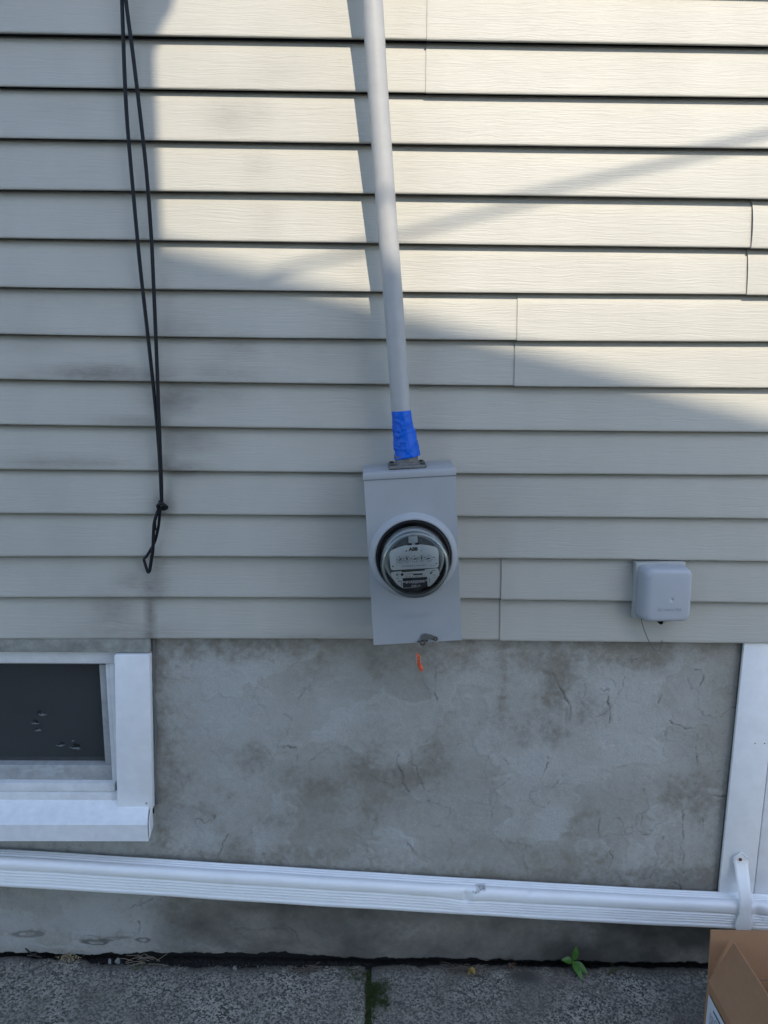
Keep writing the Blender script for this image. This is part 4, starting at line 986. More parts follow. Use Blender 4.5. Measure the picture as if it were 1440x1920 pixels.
# ================================================================== REMOTE READER BOX
rm = empty('remote_reading_box', (0.6815, 0.0, 1.030), (0, math.radians(-1.2), 0))
tag(rm, 'small rounded grey plastic box on the shaded siding right of the meter, thin wire below', 'utility box')
bm = bmesh.new(); bm_box(bm, -0.0610, 0.0560, -0.014, 0.004, -0.0680, 0.0700, 0.0001, 1)
bmesh.ops.bevel(bm, geom=[e for e in bm.edges if abs(e.verts[0].co.y - e.verts[1].co.y) > 0.01], offset=0.026, segments=10, profile=0.5, affect='EDGES')
mkbm('back_plate', bm, m_remoteback, rm, autosmooth=30)
def rounded_shell():
    V = []; F = []; n = 88
    def outline(w, h, r, cx, cz):
        pts = []
        for k, (sx3, sz3) in enumerate(((1, 1), (-1, 1), (-1, -1), (1, -1))):
            for i in range(n // 4):
                a = math.radians(90 * k + 90 * i / (n // 4 - 1)); pts.append((cx + sx3 * (w - r) + r * math.cos(a), cz + sz3 * (h - r) + r * math.sin(a)))
        return pts
    lay = []
    for t in np.linspace(0, 1, 14):
        # t: from back edge to face edge, superelliptic shoulder
        y = -0.0145 - 0.0435 * math.sin(t * math.pi / 2) ** 0.80
        s = 1 - math.cos(t * math.pi / 2)
        lay.append((0.0572 - 0.0155 * s ** 1.5, 0.0655 - 0.0120 * s ** 1.6, 0.0185 - 0.006 * s, 0.0015 + 0.0065 * s, 0.0005, y))
    for w, h_, r, cx, cz, y in lay:
        V += [(x, y, z) for x, z in outline(w, h_, r, cx, cz)]
    m = len(V) // len(lay)
    for i in range(len(lay) - 1):
        for j in range(m):
            a = i * m + j; b3 = i * m + (j + 1) % m
            F.append((a, b3, b3 + m, a + m))
    # face with a dimple: grid of shrinking rings
    last = V[-m:]; dc = (0.0115, -0.0085)
    base = (len(lay) - 1) * m
    for q, t in enumerate((0.93, 0.8, 0.6, 0.4, 0.2, 0.11, 0.075, 0.05, 0.025, 0.0)):
        r0 = t
        for (x, y, z) in last:
            xx = dc[0] + (x - dc[0]) * r0; zz = dc[1] + (z - dc[1]) * r0
            rr2 = math.hypot(xx - dc[0], zz - dc[1]); dd = 0.0034 * math.exp(-(rr2 / 0.0036) ** 2)
            V.append((xx, y - 0.0012 * (1 - t) ** 0.5 + dd, zz))
        for j in range(m):
            a = base + j; b3 = base + (j + 1) % m
            F.append((a, b3, b3 + m, a + m))
        base += m
    o = mk('housing', V, F, m_remote, rm, smooth=True)
    o.data.validate()
    return o
rounded_shell()
g = Geo(); g.add(text_geo('NEPTUNE', 0.0092, 0.0160, -0.0590, -0.0345, extr=0.0006, bold=0.0002, space=1.0))
for dx, a in ((0, 50), (0.005, 50), (0.0025, -50)):
    x, z = -0.0185 + dx, -0.0315; c, s = math.cos(math.radians(a)), math.sin(math.radians(a))
    g.quad((x - .005 * c - .0006 * s, -0.0596, z - .005 * s + .0006 * c), (x - .005 * c + .0006 * s, -0.0596, z - .005 * s - .0006 * c), (x + .005 * c + .0006 * s, -0.0596, z + .005 * s - .0006 * c), (x + .005 * c - .0006 * s, -0.0596, z + .005 * s + .0006 * c))
g.mk('embossed_lettering', m_remote, rm)
bm = bmesh.new(); bm_lathe(bm, [(0.0034, -0.045), (0.0034, -0.030), (0.0001, -0.030)], -0.0062, -0.0672, 20); bm_lathe(bm, [(0.0048, -0.046), (0.0052, -0.044), (0.0050, -0.020)], -0.0062, -0.0672, 20)
mkbm('cable_port', bm, m_darksteel, rm, smooth=True)
bm = bmesh.new(); bm_box(bm, 0.004, 0.014, -0.040, -0.014, -0.0695, -0.0640, 0.001); mkbm('hinge_lug', bm, m_remoteback, rm)
bm = bmesh.new(); bm_tube(bm, smooth_path([(-0.046, -0.018, -0.058), (-0.0435, -0.020, -0.066), (-0.0410, -0.021, -0.080), (-0.0310, -0.021, -0.106), (-0.0180, -0.019, -0.131), (-0.0075, -0.016, -0.144), (0.0020, -0.014, -0.1500), (0.0100, -0.010, -0.1430), (0.0165, 0.000, -0.126), (0.019, 0.014, -0.112)], 6), 0.0010, n=8)
mkbm('lead_wire', bm, m_wire, rm, smooth=True)

# ================================================================== DOWNSPOUT
ds = empty('downspout', (0.0, -0.02, 0.22)); tag(ds, 'white ribbed metal downspout lying aslant along the foot of the foundation, dented', 'downspout')
bx = [-1.40, -0.9273, -0.5299, 0.0062, 0.4136, 0.8661, 0.9485, 1.04, 1.30]
bz = [0.2860, 0.2577, 0.2355, 0.1955, 0.1645, 0.1430, 0.1400, 0.1330, 0.095]
def section():
    """(depth towards viewer, height) of the ribbed 2x3 section with the groove mask"""
    P = []; dep, hgt, r = 0.0510, 0.0755, 0.0085
    # front face from bottom to top
    def add(v, w, g=0): P.append((v, w, g))
    add(dep - r, 0.0); add(dep - r * .62, r * .08); add(dep - r * .29, r * .29); add(dep - r * .08, r * .62); add(dep, r)
    z0, z1, ng = 0.0125, 0.0530, 5
    N_ = 56
    for i in range(N_ + 1):
        z = z0 + (z1 - z0) * i / N_; ph = (z - z0) / (z1 - z0) * ng
        gr = 0.0062 * max(0, math.sin(math.pi * (ph % 1))) ** 2.2 if ph < ng else 0
        add(dep - gr, z, 1)
    rr = 0.0125
    for a in range(0, 91, 10):
        add(dep - rr + rr * math.cos(math.radians(a)), hgt - rr + rr * math.sin(math.radians(a)))
    # top face with three ribs near the wall
    t0, t1 = dep - 0.019, 0.006
    for i in range(1, 40):
        v = t0 + (t1 - t0) * i / 40; ph = i / 40 * 3
        add(v, hgt - 0.0022 * max(0, math.sin(math.pi * (ph % 1))) ** 2.0, 1)
    add(0.003, hgt - 0.001); add(0.0, hgt - 0.006); add(0.0, 0.006); add(0.004, 0.0)
    return P
SEC = section()
BZ = np.polyfit([-1.40, -0.9273, -0.5299, 0.0062, 0.4136, 0.8661, 1.0], [0.2830, 0.2577, 0.2345, 0.1965, 0.1665, 0.1430, 0.1370], 3)
def downspout():
    xs = np.concatenate([np.arange(-1.40, 0.10, 0.02), np.arange(0.10, 0.40, 0.003), np.arange(0.40, 0.84, 0.02), np.arange(0.84, 1.05, 0.005), np.arange(1.05, 1.31, 0.02)])
    V = []; F = []; SC = []; m = len(SEC)
    spots = [(0.262, 0.070, .010, .0022), (0.277, 0.0745, .007, .002), (0.285, 0.0755, .006, .003), (0.250, 0.058, .004, .002), (0.270, 0.0725, .004, .003), (0.55, 0.040, .0018, .0018), (0.93, .045, .002, .002), (1.0, 0.035, .003, .003)]
    for x in xs:
        z0 = float(np.polyval(BZ, x)) if x < 1.0 else float(np.polyval(BZ, 1.0)) - 0.09 * (x - 1.0); y0 = -0.0 + 0.0012 * math.sin(x * 4.1)
        kink = math.exp(-((x - 0.235) / 0.045) ** 2)
        after = 1 / (1 + math.exp(-(x - 0.215) / 0.014))
        for v, w, gflag in SEC:
            vv, ww = v, w
            sc = 0
            for sx5, sw5, sa, sb in spots:
                sc = max(sc, math.exp(-((x - sx5) / sa) ** 2 - ((w - sw5 + .25 * max(0, .03 - v)) / sb) ** 2) * (0.35 + 1.3 * abs(mnoise.noise(Vector((x * 320, w * 400, v * 400))))))
            SC.append(min(1, sc) if v > .02 else 0)
            fr = max(0, min(1, (v - 0.03) / 0.02))
            ridge = math.exp(-((w - 0.060) / 0.016) ** 2)
            # crushed shoulder: the corner band drops in behind the crease
            crush = (math.exp(-((x - 0.240) / 0.0075) ** 2) * 0.0085 + math.exp(-((x - 0.222) / 0.03) ** 2) * 0.0050 - math.exp(-((x - 0.262) / 0.010) ** 2) * 0.0022) * ridge * fr
            vv -= crush; ww -= crush * 0.55
            ww -= 0.0042 * kink * fr * math.exp(-((w - 0.045) / 0.025) ** 2)
            ww -= 0.0036 * after * fr * math.exp(-((w - 0.050) / 0.02) ** 2)
            # small buckles on the top face
            bk = (float(mnoise.noise(Vector((x * 38, w * 30, v * 60)))) * 0.0022) * math.exp(-((x - 0.255) / 0.03) ** 2)
            vv += bk; ww += bk
            # second, smaller dent near the bracket
            d2 = math.exp(-((x - 0.792) / 0.022) ** 2)
            ww -= 0.0022 * d2 * ridge; vv -= 0.002 * d2 * ridge
            # pinched joint to the right of the strap
            d3 = math.exp(-((x - 0.985) / 0.012) ** 2)
            vv -= 0.008 * d3 * math.exp(-((w - 0.055) / 0.018) ** 2) * fr; ww -= 0.005 * d3 * ridge
            lf = 0.00025 * math.sin(x * 9 + w * 40) + 0.0002 * math.sin(x * 23 + 1)
            V.append((x, y0 + 0.0085 - vv + lf * fr, z0 + ww + lf))
    for i in range(len(xs) - 1):
        for j in range(m):
            a = i * m + j; b3 = i * m + (j + 1) % m
            F.append((a, a + m, b3 + m, b3))
    o = mk('downspout_tube', V, F, m_gutter, ds, smooth=True, wc=True, attrs={'scrape': SC})
    o.data.set_sharp_from_angle(angle=math.radians(60))
    o.modifiers.new('s', 'SOLIDIFY').thickness = 0.0006
downspout()
# strap
def strap():
    path = [(0.9475, -0.0010, 0.3330, 0.0010), (0.9475, -0.0025, 0.3270, 0.0100), (0.9480, -0.0030, 0.3190, 0.0195), (0.9480, -0.0030, 0.3130, 0.0205), (0.9480, -0.0035, 0.3060, 0.0195), (0.9485, -0.0090, 0.2920, 0.0172), (0.9490, -0.0200, 0.2730, 0.0168),
            (0.9490, -0.0370, 0.2450, 0.0160), (0.9490, -0.0450, 0.2250, 0.0165), (0.9485, -0.0475, 0.2080, 0.0160), (0.9490, -0.0480, 0.1900, 0.0165), (0.9495, -0.0485, 0.1800, 0.0185), (0.9500, -0.0490, 0.1690, 0.0230), (0.9505, -0.0490, 0.1600, 0.0230), (0.9505, -0.0480, 0.1450, 0.0190), (0.9500, -0.0460, 0.1300, 0.0185)]
    V = []; F = []
    for x, y, z, w in path:
        for s in (-1, -0.6, 0, 0.6, 1):
            V.append((x + s * w + 0.0008 * math.sin(z * 70), y + 0.0012 * s * math.sin(z * 40), z - 0.0 * abs(s)))
    for i in range(len(path) - 1):
        for j in range(4):
            q = i * 5 + j; F.append((q, q + 5, q + 6, q + 1))
    o = mk('strap', V, F, m_gutter, ds, wc=True, smooth=True)
    md = o.modifiers.new('s', 'SOLIDIFY'); md.thickness = 0.0011; md.offset = 0
    # turned-up edges of the arrow tip
    bm = bmesh.new()
    bm_tube(bm, [(0.9270, -0.0050, 0.3150), (0.9370, -0.0058, 0.3255), (0.9472, -0.0062, 0.3355), (0.9580, -0.0058, 0.3255), (0.9688, -0.0050, 0.3150)], 0.0013, n=6)
    mkbm('strap_lip', bm, m_gutter, o, wc=True, smooth=True)
    bm = bmesh.new(); bm_lathe(bm, [(0.0001, -0.0085), (0.0026, -0.0078), (0.0040, -0.0058), (0.0042, -0.0040)], 0.9460, 0.3150, 16)
    mkbm('screw', bm, m_rust, o, wc=True, smooth=True, label='rust-brown screw head')
strap()

# ================================================================== CARDBOARD BOX
cb = empty('cardboard_box', (1.00, -0.42, gz(1.0)))
tag(cb, 'open brown cardboard box with raised flaps and a white side label, on the pavement', 'cardboard box')
RZ = 0.160; X0 = 0.780; Y0 = -0.228; X1 = 1.22; Y1 = -0.62; TK = 0.0035
def panel(name, quad, lab=None, parent=cb, mt=None, th=TK):
    """quad: 4 corners of the outer face; thickened"""
    a = [Vector(p) for p in quad]; n = (a[1] - a[0]).cross(a[3] - a[0]).normalized() * th
    bm = bmesh.new()
    nu, nv = 10, 5; top = []; bot = []
    r = random.Random(hash(name) % 1000 + len(bpy.data.objects))
    bow = 0.0016
    for i in range(nu + 1):
        for j in range(nv + 1):
            u, v = i / nu, j / nv
            p = a[0] * (1 - u) * (1 - v) + a[1] * u * (1 - v) + a[2] * u * v + a[3] * (1 - u) * v
            p = p + n.normalized() * (bow * math.sin(math.pi * u) * math.sin(math.pi * v * .9 + .1) * (1 if int(abs(a[0].x * 1000)) % 2 else -1) + 0.0004 * mnoise.noise(p * 30))
            top.append(bm.verts.new(p)); bot.append(bm.verts.new(p + n))
    W = nv + 1
    for i in range(nu):
        for j in range(nv):
            q = i * W + j
            bm.faces.new((top[q], top[q + W], top[q + W + 1], top[q + 1])); bm.faces.new((bot[q], bot[q + 1], bot[q + W + 1], bot[q + W]))
    for i in range(nu):
        q = i * W; bm.faces.new((top[q], bot[q], bot[q + W], top[q + W])); q = i * W + nv; bm.faces.new((top[q], top[q + W], bot[q + W], bot[q]))
    for j in range(nv):
        q = j; bm.faces.new((top[q], top[q + 1], bot[q + 1], bot[q])); q = nu * W + j; bm.faces.new((top[q], bot[q], bot[q + 1], top[q + 1]))
    return mkbm(name, bm, mt or m_card, parent, wc=True, autosmooth=40, label=lab)
g0 = gz(X0)
panel('side_wall', [(X0, Y1, g0), (X0, Y0, g0), (X0, Y0, RZ), (X0, Y1, RZ)])
panel('side_wall', [(X1, Y0, g0 - .008), (X1, Y1, g0 - .008), (X1, Y1, RZ), (X1, Y0, RZ)])
panel('back_wall', [(X0 + TK, Y0, g0), (X1 - TK, Y0, g0 - .008), (X1 - TK, Y0, RZ), (X0 + TK, Y0, RZ)])
panel('front_wall', [(X1 - TK, Y1, g0 - .008), (X0 + TK, Y1, g0), (X0 + TK, Y1, RZ), (X1 - TK, Y1, RZ)])
panel('bottom', [(X0 + TK, Y1 + TK, g0 + .004), (X1 - TK, Y1 + TK, g0 - .004), (X1 - TK, Y0 - TK, g0 - .004), (X0 + TK, Y0 - TK, g0 + .004)])
# flaps: upright back flap, left flap leaning inwards
panel('flap', [(X0 - 0.000, Y0 + 0.002, RZ + 0.002), (X1, Y0 + 0.002, RZ + 0.002), (X1 - 0.002, Y0 + 0.004, RZ + 0.124), (X0 - 0.003, Y0 + 0.006, RZ + 0.129)])
AP = (X0 + 0.046, Y0 - 0.010, RZ + 0.108)
panel('flap', [(X0, Y1, RZ + 0.003), (X0, Y0 - 0.003, RZ + 0.003), AP, (X0 + 0.052, Y1 + 0.02, RZ + 0.106)])
panel('flap', [(X1, Y0 - 0.004, RZ + .002), (X1, Y1, RZ + .002), (X1 + 0.09, Y1 + 0.01, RZ + 0.075), (X1 + 0.09, Y0 - 0.01, RZ + 0.075)])
panel('flap', [(X0 + .01, Y1, RZ + .002), (X1 - .01, Y1, RZ + .002), (X1 - .012, Y1 - 0.11, RZ + 0.03), (X0 + .012, Y1 - 0.11, RZ + 0.03)])
# pale folded crease along the rim
bm = bmesh.new(); bm_tube(bm, [(X0 + 0.0012, y, RZ + 0.0015 + 0.0004 * math.sin(y * 60)) for y in np.linspace(Y0, Y1, 20)], 0.0026, n=8)
mkbm('rim_crease', bm, m_card, cb, wc=True, smooth=True)
# label with printing on the outer left wall
lx = X0 - 0.0008 - 0.002
g = Geo(); g.quad((lx, -0.570, 0.012), (lx, -0.243, 0.012), (lx, -0.243, 0.1370), (lx, -0.570, 0.1370))
lb = g.mk('address_label', m_label, cb, wc=True)
g = Geo(); lx2 = lx - 0.0003
def lbar(y0, y1, z0, z1): g.quad((lx2, y0, z0), (lx2, y1, z0), (lx2, y1, z1), (lx2, y0, z1))
rr = random.Random(9)
lbar(-0.272, -0.322, 0.1165, 0.1225); lbar(-0.285, -0.33, 0.108, 0.1105)
for i, z in enumerate((0.101, 0.095, 0.089, 0.083, 0.077, 0.071, 0.065)):
    y = -0.258
    while y > -0.300 - rr.random() * .02: w = rr.uniform(.004, .011); lbar(y, y - w, z, z + 0.0024); y -= w + .002
for i, z in enumerate((0.118, 0.112, 0.106, 0.100, 0.094)):
    y = -0.345
    while y > -0.44 - rr.random() * .02: w = rr.uniform(.004, .011); lbar(y, y - w, z, z + 0.0030); y -= w + .002
lbar(-0.330, -0.560, 0.0870, 0.0895); lbar(-0.330, -0.333, 0.014, 0.0870)
y = -0.345
while y > -0.54: w = rr.choice((.001, .002, .003)); lbar(y, y - w, 0.03, 0.078); y -= w + rr.choice((.001, .002))
g.mk('label_print', m_labelink, lb, wc=True)
# something white in the box: rim of a plastic tub
tub = empty('plastic_tub', (1.00, -0.42, 0.02)); tag(tub, 'white plastic rim showing inside the open cardboard box', 'tub')
bm = bmesh.new(); n = 64; rings = []
for r, z in ((0.090, 0.006), (0.110, 0.140), (0.112, 0.150), (0.117, 0.1515), (0.118, 0.148), (0.114, 0.146)):
    rings.append([bm.verts.new((1.00 + r * 1.25 * math.copysign(abs(math.cos(2 * math.pi * i / n)) ** .6, math.cos(2 * math.pi * i / n)), -0.42 + r * 1.25 * math.copysign(abs(math.sin(2 * math.pi * i / n)) ** .6, math.sin(2 * math.pi * i / n)), z)) for i in range(n)])
for a, b2 in zip(rings[:-1], rings[1:]):
    for i in range(n): bm.faces.new((a[i], a[(i + 1) % n], b2[(i + 1) % n], b2[i]))
bm.faces.new(rings[0][::-1])
mkbm('tub_body', bm, m_poly, tub, wc=True, smooth=True)

# ================================================================== WEEDS, STONES, DEBRIS
def leaf_geo(g, base, direction, length, width, up=Vector((0, 0, 1)), curl=0.25, fold=0.22, n=8, pointy=1.0):
    d = Vector(direction).normalized(); side = d.cross(up).normalized(); nn = side.cross(d).normalized()
    rows = []
    for i in range(n + 1):
        t = i / n; w = width * (math.sin(math.pi * min(1, t ** 0.75 * 1.0)) ** 0.9) * 0.5 if 0 < t < 1 else 0.0003
        c = Vector(base) + d * length * t + nn * (length * curl * (t * 0.6 - t * t))
        rows.append((c - side * w + nn * w * fold, c - side * w * .5 + nn * w * fold * .35, c - nn * w * .05, c + side * w * .5 + nn * w * fold * .35, c + side * w + nn * w * fold))
    s = len(g.v)
    for r in rows: g.v += [tuple(p) for p in r]
    for i in range(n):
        for j in range(4):
            q = s + i * 5 + j; g.f.append((q, q + 5, q + 6, q + 1))
weed = empty('weed_plant', (0.5347, 0.012, gz(.53) - 0.01)); tag(weed, 'small green weed with pointed leaves growing from the crack at the foot of the wall', 'weed')
B0 = Vector((0.5350, -0.004, gz(.53) + 0.026))
bm = bmesh.new(); bm_tube(bm, [(0.5347, 0.013, gz(.53) - 0.012), (0.5345, 0.006, gz(.53) + 0.010), tuple(B0)], 0.0013, n=7); mkbm('stem', bm, m_leafy, weed, wc=True, smooth=True)
for d, l, w in (((0.12, 0.10, 1.0), 0.040, 0.017), ((-1.0, -0.10, 0.18), 0.033, 0.018), ((0.75, -0.65, -0.38), 0.042, 0.019), ((0.0, -0.85, -0.25), 0.032, 0.016), ((0.28, -1.0, -0.55), 0.046, 0.017), ((-0.25, -0.3, 0.45), 0.010, 0.005), ((0.3, 0.35, 0.5), 0.009, 0.005)):
    g = Geo(); leaf_geo(g, B0 + Vector(d).normalized() * 0.002, d, l, w, up=Vector((0, -0.5, 0.9)) if abs(d[2]) < .8 else Vector((0, -1, 0.1)), curl=0.12)
    g.mk('leaf', m_leafy, weed, smooth=True, wc=True)
def rock(name, c, s, seed, mt, label, cat, group=None, flat=0.6, pts=14):
    r = random.Random(seed); bm = bmesh.new()
    for i in range(pts):
        v = Vector((r.gauss(0, 1), r.gauss(0, 1), r.gauss(0, 1))).normalized()
        bm.verts.new(Vector((v.x * s[0], v.y * s[1], v.z * s[2])) * r.uniform(.85, 1.05))
    bmesh.ops.convex_hull(bm, input=bm.verts)
    for v in [v for v in bm.verts if not v.link_faces]: bm.verts.remove(v)
    bmesh.ops.bevel(bm, geom=list(bm.edges), offset=min(s) * .12, segments=1, affect='EDGES')
    o = mkbm(name, bm, mt); o.location = c; o.rotation_euler = (r.uniform(-.2, .2), r.uniform(-.2, .2), r.uniform(0, 3))
    tag(o, label, cat, group); return o
rock('stone', (-0.660, -0.001, gz(-.66) + 0.004), (0.0105, 0.009, 0.0095), 21, m_stone, 'squarish grey stone, larger of a touching pair at the left crack', 'stone')
rock('stone', (-0.6825, 0.000, gz(-.68) + 0.002), (0.0075, 0.008, 0.0075), 22, m_stone, 'narrow grey stone, left of a touching pair at the left crack', 'stone')
rock('stone', (-0.352, -0.020, gz(-.35) + 0.0035), (0.0080, 0.0075, 0.0075), 23, m_stone, 'three-cornered grey stone lying alone on the pavement left of the joint', 'stone')
rock('stone', (-0.1150, -0.0080, gz(-.1) + 0.002), (0.0055, 0.005, 0.004), 24, m_stone, 'small round stone by the wall just left of the pavement joint', 'stone')
rock('pebble', (-0.609, -0.050, gz(-.6) + 0.001), (0.0030, 0.0026, 0.002), 25, m_pale, 'tiny white pebble on the left pavement slab', 'pebble')
rock('pebble', (0.6050, -0.052, gz(.6) + 0.001), (0.0036, 0.0028, 0.002), 26, m_pale, 'white pebble on the right slab, between the weed and the box', 'pebble')
rock('pebble', (0.578, -0.078, gz(.58) + 0.001), (0.0044, 0.0032, 0.002), 27, m_pale, 'flat pale pebble below the weed on the right slab', 'pebble')
rock('pebble', (-0.9050, -0.012, gz(-.9) + 0.001), (0.0038, 0.0034, 0.002), 28, m_pale, 'pale chip by the crack at the far left of the pavement', 'pebble')
# scattered grit, too many to count
def scatter(name, n, fx, fy, smin, smax, mt, seed, z=0.0):
    r = random.Random(seed); g = Geo()
    for i in range(n):
        x, y = fx(r), fy(r); s = r.uniform(smin, smax); a0 = r.uniform(0, 6)
        zz = gz(x) + z
        top = (x, y, zz + s * .7); ring = [(x + s * math.cos(a0 + k * 1.257) * r.uniform(.7, 1.1), y + s * math.sin(a0 + k * 1.257) * r.uniform(.7, 1.1), zz - s * .2) for k in range(5)]
        b_ = len(g.v); g.v += ring + [top]
        for k in range(5): g.f.append((b_ + k, b_ + (k + 1) % 5, b_ + 5))
    o = g.mk(name, mt); tag(o, kind='stuff'); return o
o = scatter('grit', 500, lambda r: r.uniform(-1.0, 0.85), lambda r: -0.004 - abs(r.gauss(0, 0.03)), 0.0006, 0.0022, m_stone, 41); tag(o, 'fine grit along the foot of the foundation wall', 'grit')
o = scatter('loose_soil_crumbs', 700, lambda r: r.gauss(-0.14, 0.07) if r.random() < .4 else r.uniform(-.9, .8), lambda r: 0.014 - abs(r.gauss(0, 0.012)), 0.001, 0.0035, m_soil, 42, -0.003); tag(o, 'dark soil crumbs in the crack between pavement and wall', 'soil')
# moss in the joint and patch beside it
def moss():
    r = random.Random(6); g = Geo()
    def tuft(x, y, s, z0):
        for k in range(6):
            a = r.uniform(0, 6.28); l = s * r.uniform(.5, 1); x1 = x + r.gauss(0, s * .5); y1 = y + r.gauss(0, s * .5)
            w = s * .28; b_ = len(g.v)
            l *= 1.25; g.v += [(x1 - w * math.cos(a), y1 - w * math.sin(a), z0), (x1 + w * math.cos(a), y1 + w * math.sin(a), z0), (x1 + r.gauss(0, s * .4), y1 + r.gauss(0, s * .4), z0 + l)]
            g.f.append((b_, b_ + 1, b_ + 2))
    for i in range(1500):
        y = r.uniform(-0.30, -0.01); 
        if y > -0.05 and r.random() < .75: continue
        tuft(-0.0045 + r.gauss(0, 0.0035), y, r.uniform(.002, .0045), gz(0) - 0.010 + r.random() * 0.007)
    for (cx, cy, sx4, sy4, n) in ((0.012, -0.100, 0.009, 0.018, 520), (0.022, -0.078, 0.013, 0.011, 420), (0.036, -0.060, 0.010, 0.010, 130), (0.036, -0.125, 0.008, 0.008, 330), (0.03, -0.105, 0.012, 0.01, 320), (-0.035, -0.032, 0.014, 0.010, 220), (-0.052, -0.018, 0.012, 0.006, 120), (0.012, -0.15, .006, .03, 90)):
        for i in range(n):
            x = cx + r.gauss(0, sx4); y = cy + r.gauss(0, sy4)
            tuft(x, y, r.uniform(.0018, .0036), gz(x) - 0.0012)
    o = g.mk('moss', m_moss); tag(o, 'dark green moss in the pavement joint and spreading to its right', 'moss', kind='stuff')
moss()
def twiggy(name, paths, mt, label, cat, rad=0.0007, loc=None):
    bm = bmesh.new()
    for p in paths: bm_tube(bm, smooth_path(p, 3), [rad] * (3 * (len(p) - 1)) + [rad * .4], n=5)
    o = mkbm(name, bm, mt, smooth=True); tag(o, label, cat); return o
def zz(x, h=0.003): return gz(x) + h
r = random.Random(31)
def rnd_paths(cx, cy, w, n, seed, h=0.012):
    r = random.Random(seed); out = []
    for i in range(n):
        x = cx + r.gauss(0, w * .3); y = cy + r.gauss(0, 0.008); a = r.uniform(-0.9, 0.9) + (math.pi if r.random() < .5 else 0); l = r.uniform(.3, .9) * w
        out.append([(x, y, zz(x, r.uniform(0, h * .4))), (x + l * .5 * math.cos(a), y + l * .2 * math.sin(a), zz(x, r.uniform(.2, 1) * h)), (x + l * math.cos(a), y + l * .5 * math.sin(a), zz(x, r.uniform(0, h)))])
    return out
twiggy('twigs', rnd_paths(-0.595, 0.000, 0.075, 14, 1), m_twigpale, 'pale dry twigs lying on the crack right of the two grey stones', 'twigs')
twiggy('twigs', [[(-0.885, 0.012, zz(-.88, 0.004)), (-0.893, 0.008, zz(-.88, 0.020)), (-0.900, 0.004, zz(-.88, 0.034))], [(-0.890, 0.01, zz(-.88, 0.006)), (-0.875, 0.004, zz(-.88, 0.016)), (-0.872, 0, zz(-.88, 0.022))], [(-0.90, 0.01, zz(-.88, 0.006)), (-0.88, 0.008, zz(-.88, 0.008)), (-0.86, 0.006, zz(-.88, 0.004))]], m_darksteel, 'dark forked twig standing up by the wall at the far left', 'twig', 0.0022)
twiggy('dry_weed', rnd_paths(0.245, -0.012, 0.060, 30, 3, 0.016), m_twig, 'tangled dead brown weed stems in the crack with a yellow leaf', 'dead weed')
g = Geo(); leaf_geo(g, (0.258, -0.016, zz(.25, .010)), (0.6, -0.8, -0.05), 0.022, 0.016, curl=.3, fold=.5)
leaf_geo(g, (0.262, -0.020, zz(.25, .008)), (-0.5, -0.85, -0.1), 0.016, 0.011, curl=.2, fold=.4)
o = g.mk('fallen_leaf', m_leafdry, smooth=True); tag(o, 'curled yellow leaf on the dead weed near the wall', 'leaf')
g = Geo(); rr = random.Random(4)
for i in range(16):
    a = rr.uniform(0, 6.28); leaf_geo(g, (0.372 + rr.gauss(0, .005), 0.001 + rr.gauss(0, .003), zz(.37, rr.uniform(.004, .016))), (math.cos(a), -abs(math.sin(a)), rr.uniform(-.3, .6)), rr.uniform(.007, .013), rr.uniform(.004, .006), curl=.3, fold=.5, n=4)
o = g.mk('withered_seedling', m_leafbrown, smooth=True); tag(o, 'small withered reddish seedling in the crack left of the green weed', 'seedling')
g = Geo()
for i in range(110):
    a = rr.uniform(0, 6.28); x = -0.792 + rr.gauss(0, .012); leaf_geo(g, (x, 0.008 + rr.gauss(0, .008), zz(x, rr.uniform(-.004, .012))), (math.cos(a), math.sin(a), rr.uniform(-.5, .7)), rr.uniform(.004, .008), rr.uniform(.002, .004), curl=.3, fold=.5, n=3)
o = g.mk('seed_husks', m_seed, smooth=True); tag(o, 'heap of pale dry seed husks in the crack at left', 'seed husks', kind='stuff')
twiggy('grass_sprig', rnd_paths(0.635, -0.012, 0.022, 14, 8, 0.014), m_moss, 'little green sprig in the crack right of the weed', 'sprig', 0.0006)
twiggy('twigs', rnd_paths(-0.165, -0.018, 0.060, 16, 9, 0.010), m_twig, 'dark dead stems and bark crumbs on the slab left of the joint', 'twigs', 0.0010)
twiggy('grass_sprig', rnd_paths(-0.60, -0.022, 0.016, 10, 10, 0.006), m_moss, 'tiny green sprig below the pale twigs on the left slab', 'sprig', 0.0006)
g = Geo()
leaf_geo(g, (-0.355 + .14, -0.075, zz(-.2, .001)), (1, .2, 0), .006, .004); o = g.mk('leaf_scrap', m_leafbrown); tag(o, 'tiny reddish leaf scrap on the left slab', 'leaf')

# ================================================================== BEHIND THE CAMERA
nb = empty('neighbour_house', (0, -8, 0)); tag(nb, 'neighbouring house across the alley with a low gable roof and an added shadow-casting stack', 'house')
def rakez(x): return 5.721 - 0.272 * (x - 0.766) if x > -1.2 else 5.721 - 0.272 * (-1.2 - 0.766) - 0.272 * (-1.2 - x)
bm = bmesh.new()
gab = [(-3.0, -0.1), (3.0, -0.1), (3.0, rakez(3.0) - 0.18), (-1.2, rakez(-1.2) - 0.18), (-3.0, rakez(-3.0) - 0.18)]
a = [bm.verts.new((x, -4.45, z)) for x, z in gab]; b2 = [bm.verts.new((x, -9, z)) for x, z in gab]
bm.faces.new(a); bm.faces.new(b2[::-1])
for i in range(5): bm.faces.new((a[i], a[(i + 1) % 5], b2[(i + 1) % 5], b2[i]))
mkbm('wall', bm, m_stucco, nb, wc=True)
bm = bmesh.new()
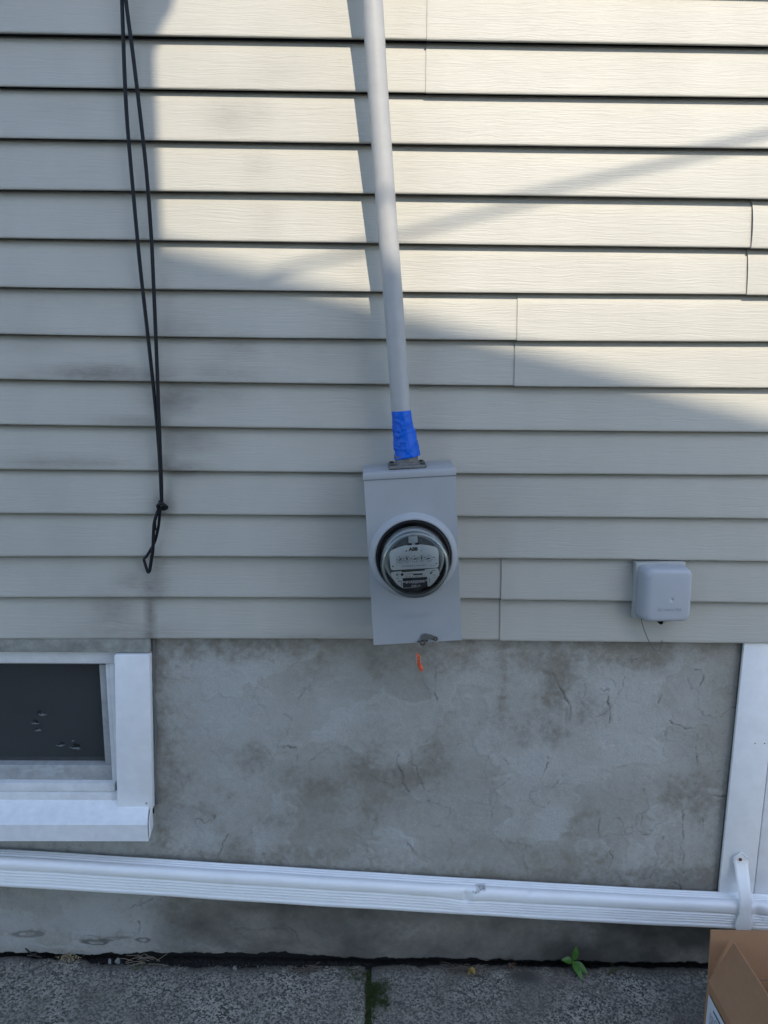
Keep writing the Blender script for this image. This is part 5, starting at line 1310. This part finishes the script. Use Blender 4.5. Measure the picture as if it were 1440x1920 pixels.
for xa, xb in ((-1.2, 3.3), (-3.3, -1.2)):
    za, zb = rakez(xa), rakez(xb); T = 0.16
    bm_hexa(bm, [(xa, -9.3, za - T), (xa, -9.3, za), (xa, -4.194, za - T), (xa, -4.194, za), (xb, -9.3, zb - T), (xb, -9.3, zb), (xb, -4.194, zb - T), (xb, -4.194, zb)])
mkbm('roof', bm, m_roof, nb, wc=True)
bm = bmesh.new()
CL = -0.20  # unseen brick stack, added to throw the upright shadow edge on the siding
bm_box(bm, CL, 0.164, -2.95, -2.194, -0.05, 4.26)
bm_hexa(bm, [(CL, -2.25, 4.262), (CL - .03, -2.25, 4.36), (CL, -2.194, 4.262), (CL - .03, -2.19, 4.36), (0.164, -2.25, 4.262), (0.208, -2.25, 4.36), (0.164, -2.194, 4.262), (0.208, -2.194, 4.36)])
bm_box(bm, CL - .04, 0.214, -2.25, -2.19, 4.362, 4.62)
bm_box(bm, CL, 0.160, -2.95, -2.26, 4.262, 5.25)
mkbm('shadow_stack', bm, m_brick, nb, wc=True)
bm = bmesh.new(); bm_box(bm, -0.6, 0.6, -4.44, -2.96, -0.1, 2.3); mkbm('side_extension', bm, m_stucco, nb, wc=True)
for x in (1.2,):
    bm = bmesh.new(); bm_box(bm, x, x + 0.9, -4.48, -4.42, 1.0, 2.3); wf = mkbm('window', bm, m_white, nb, wc=True)
    bm = bmesh.new(); bm_box(bm, x + .06, x + .84, -4.46, -4.412, 1.06, 2.24); mkbm('pane', bm, m_glassdark, wf, wc=True)
pole = empty('utility_pole', (6.2, -2.2, 0)); tag(pole, 'wooden utility pole at the end of the alley', 'utility pole')
bm = bmesh.new(); bm_tube(bm, [(6.2, -2.0, -0.1), (6.2, -2.0, 4), (6.2, -2.0, 8.2)], [0.14, 0.13, 0.11], n=16); mkbm('shaft', bm, m_oldwood, pole, wc=True, smooth=True)
bm = bmesh.new()
S = Vector((math.tan(math.radians(16)), -1.0, math.tan(math.radians(43))))
wall_pts = [(-0.42, 0.006, 1.700), (-0.17, 0.006, 1.766), (0.053, 0.006, 1.827), (0.343, 0.006, 1.913), (0.572, 0.006, 1.973), (0.844, 0.006, 2.044), (1.2, 0.006, 2.14)]
cab = [tuple(Vector(p) + S * (3.5 - 0.25 * i)) for i, p in enumerate(wall_pts)]
ext0 = Vector(cab[0]) + (Vector(cab[0]) - Vector(cab[1])) * 3.0
u = Vector(cab[-1]) - Vector(cab[-3]); ext1 = Vector(cab[-1]) + u * ((6.08 - cab[-1][0]) / u.x)
PZ = ext1
bm_tube(bm, [ext0] + smooth_path(cab, 4) + [ext1], 0.0070, n=8)
o = mkbm('service_cable', bm, m_black, smooth=True); tag(o, 'black service cable crossing overhead between the houses', 'cable')
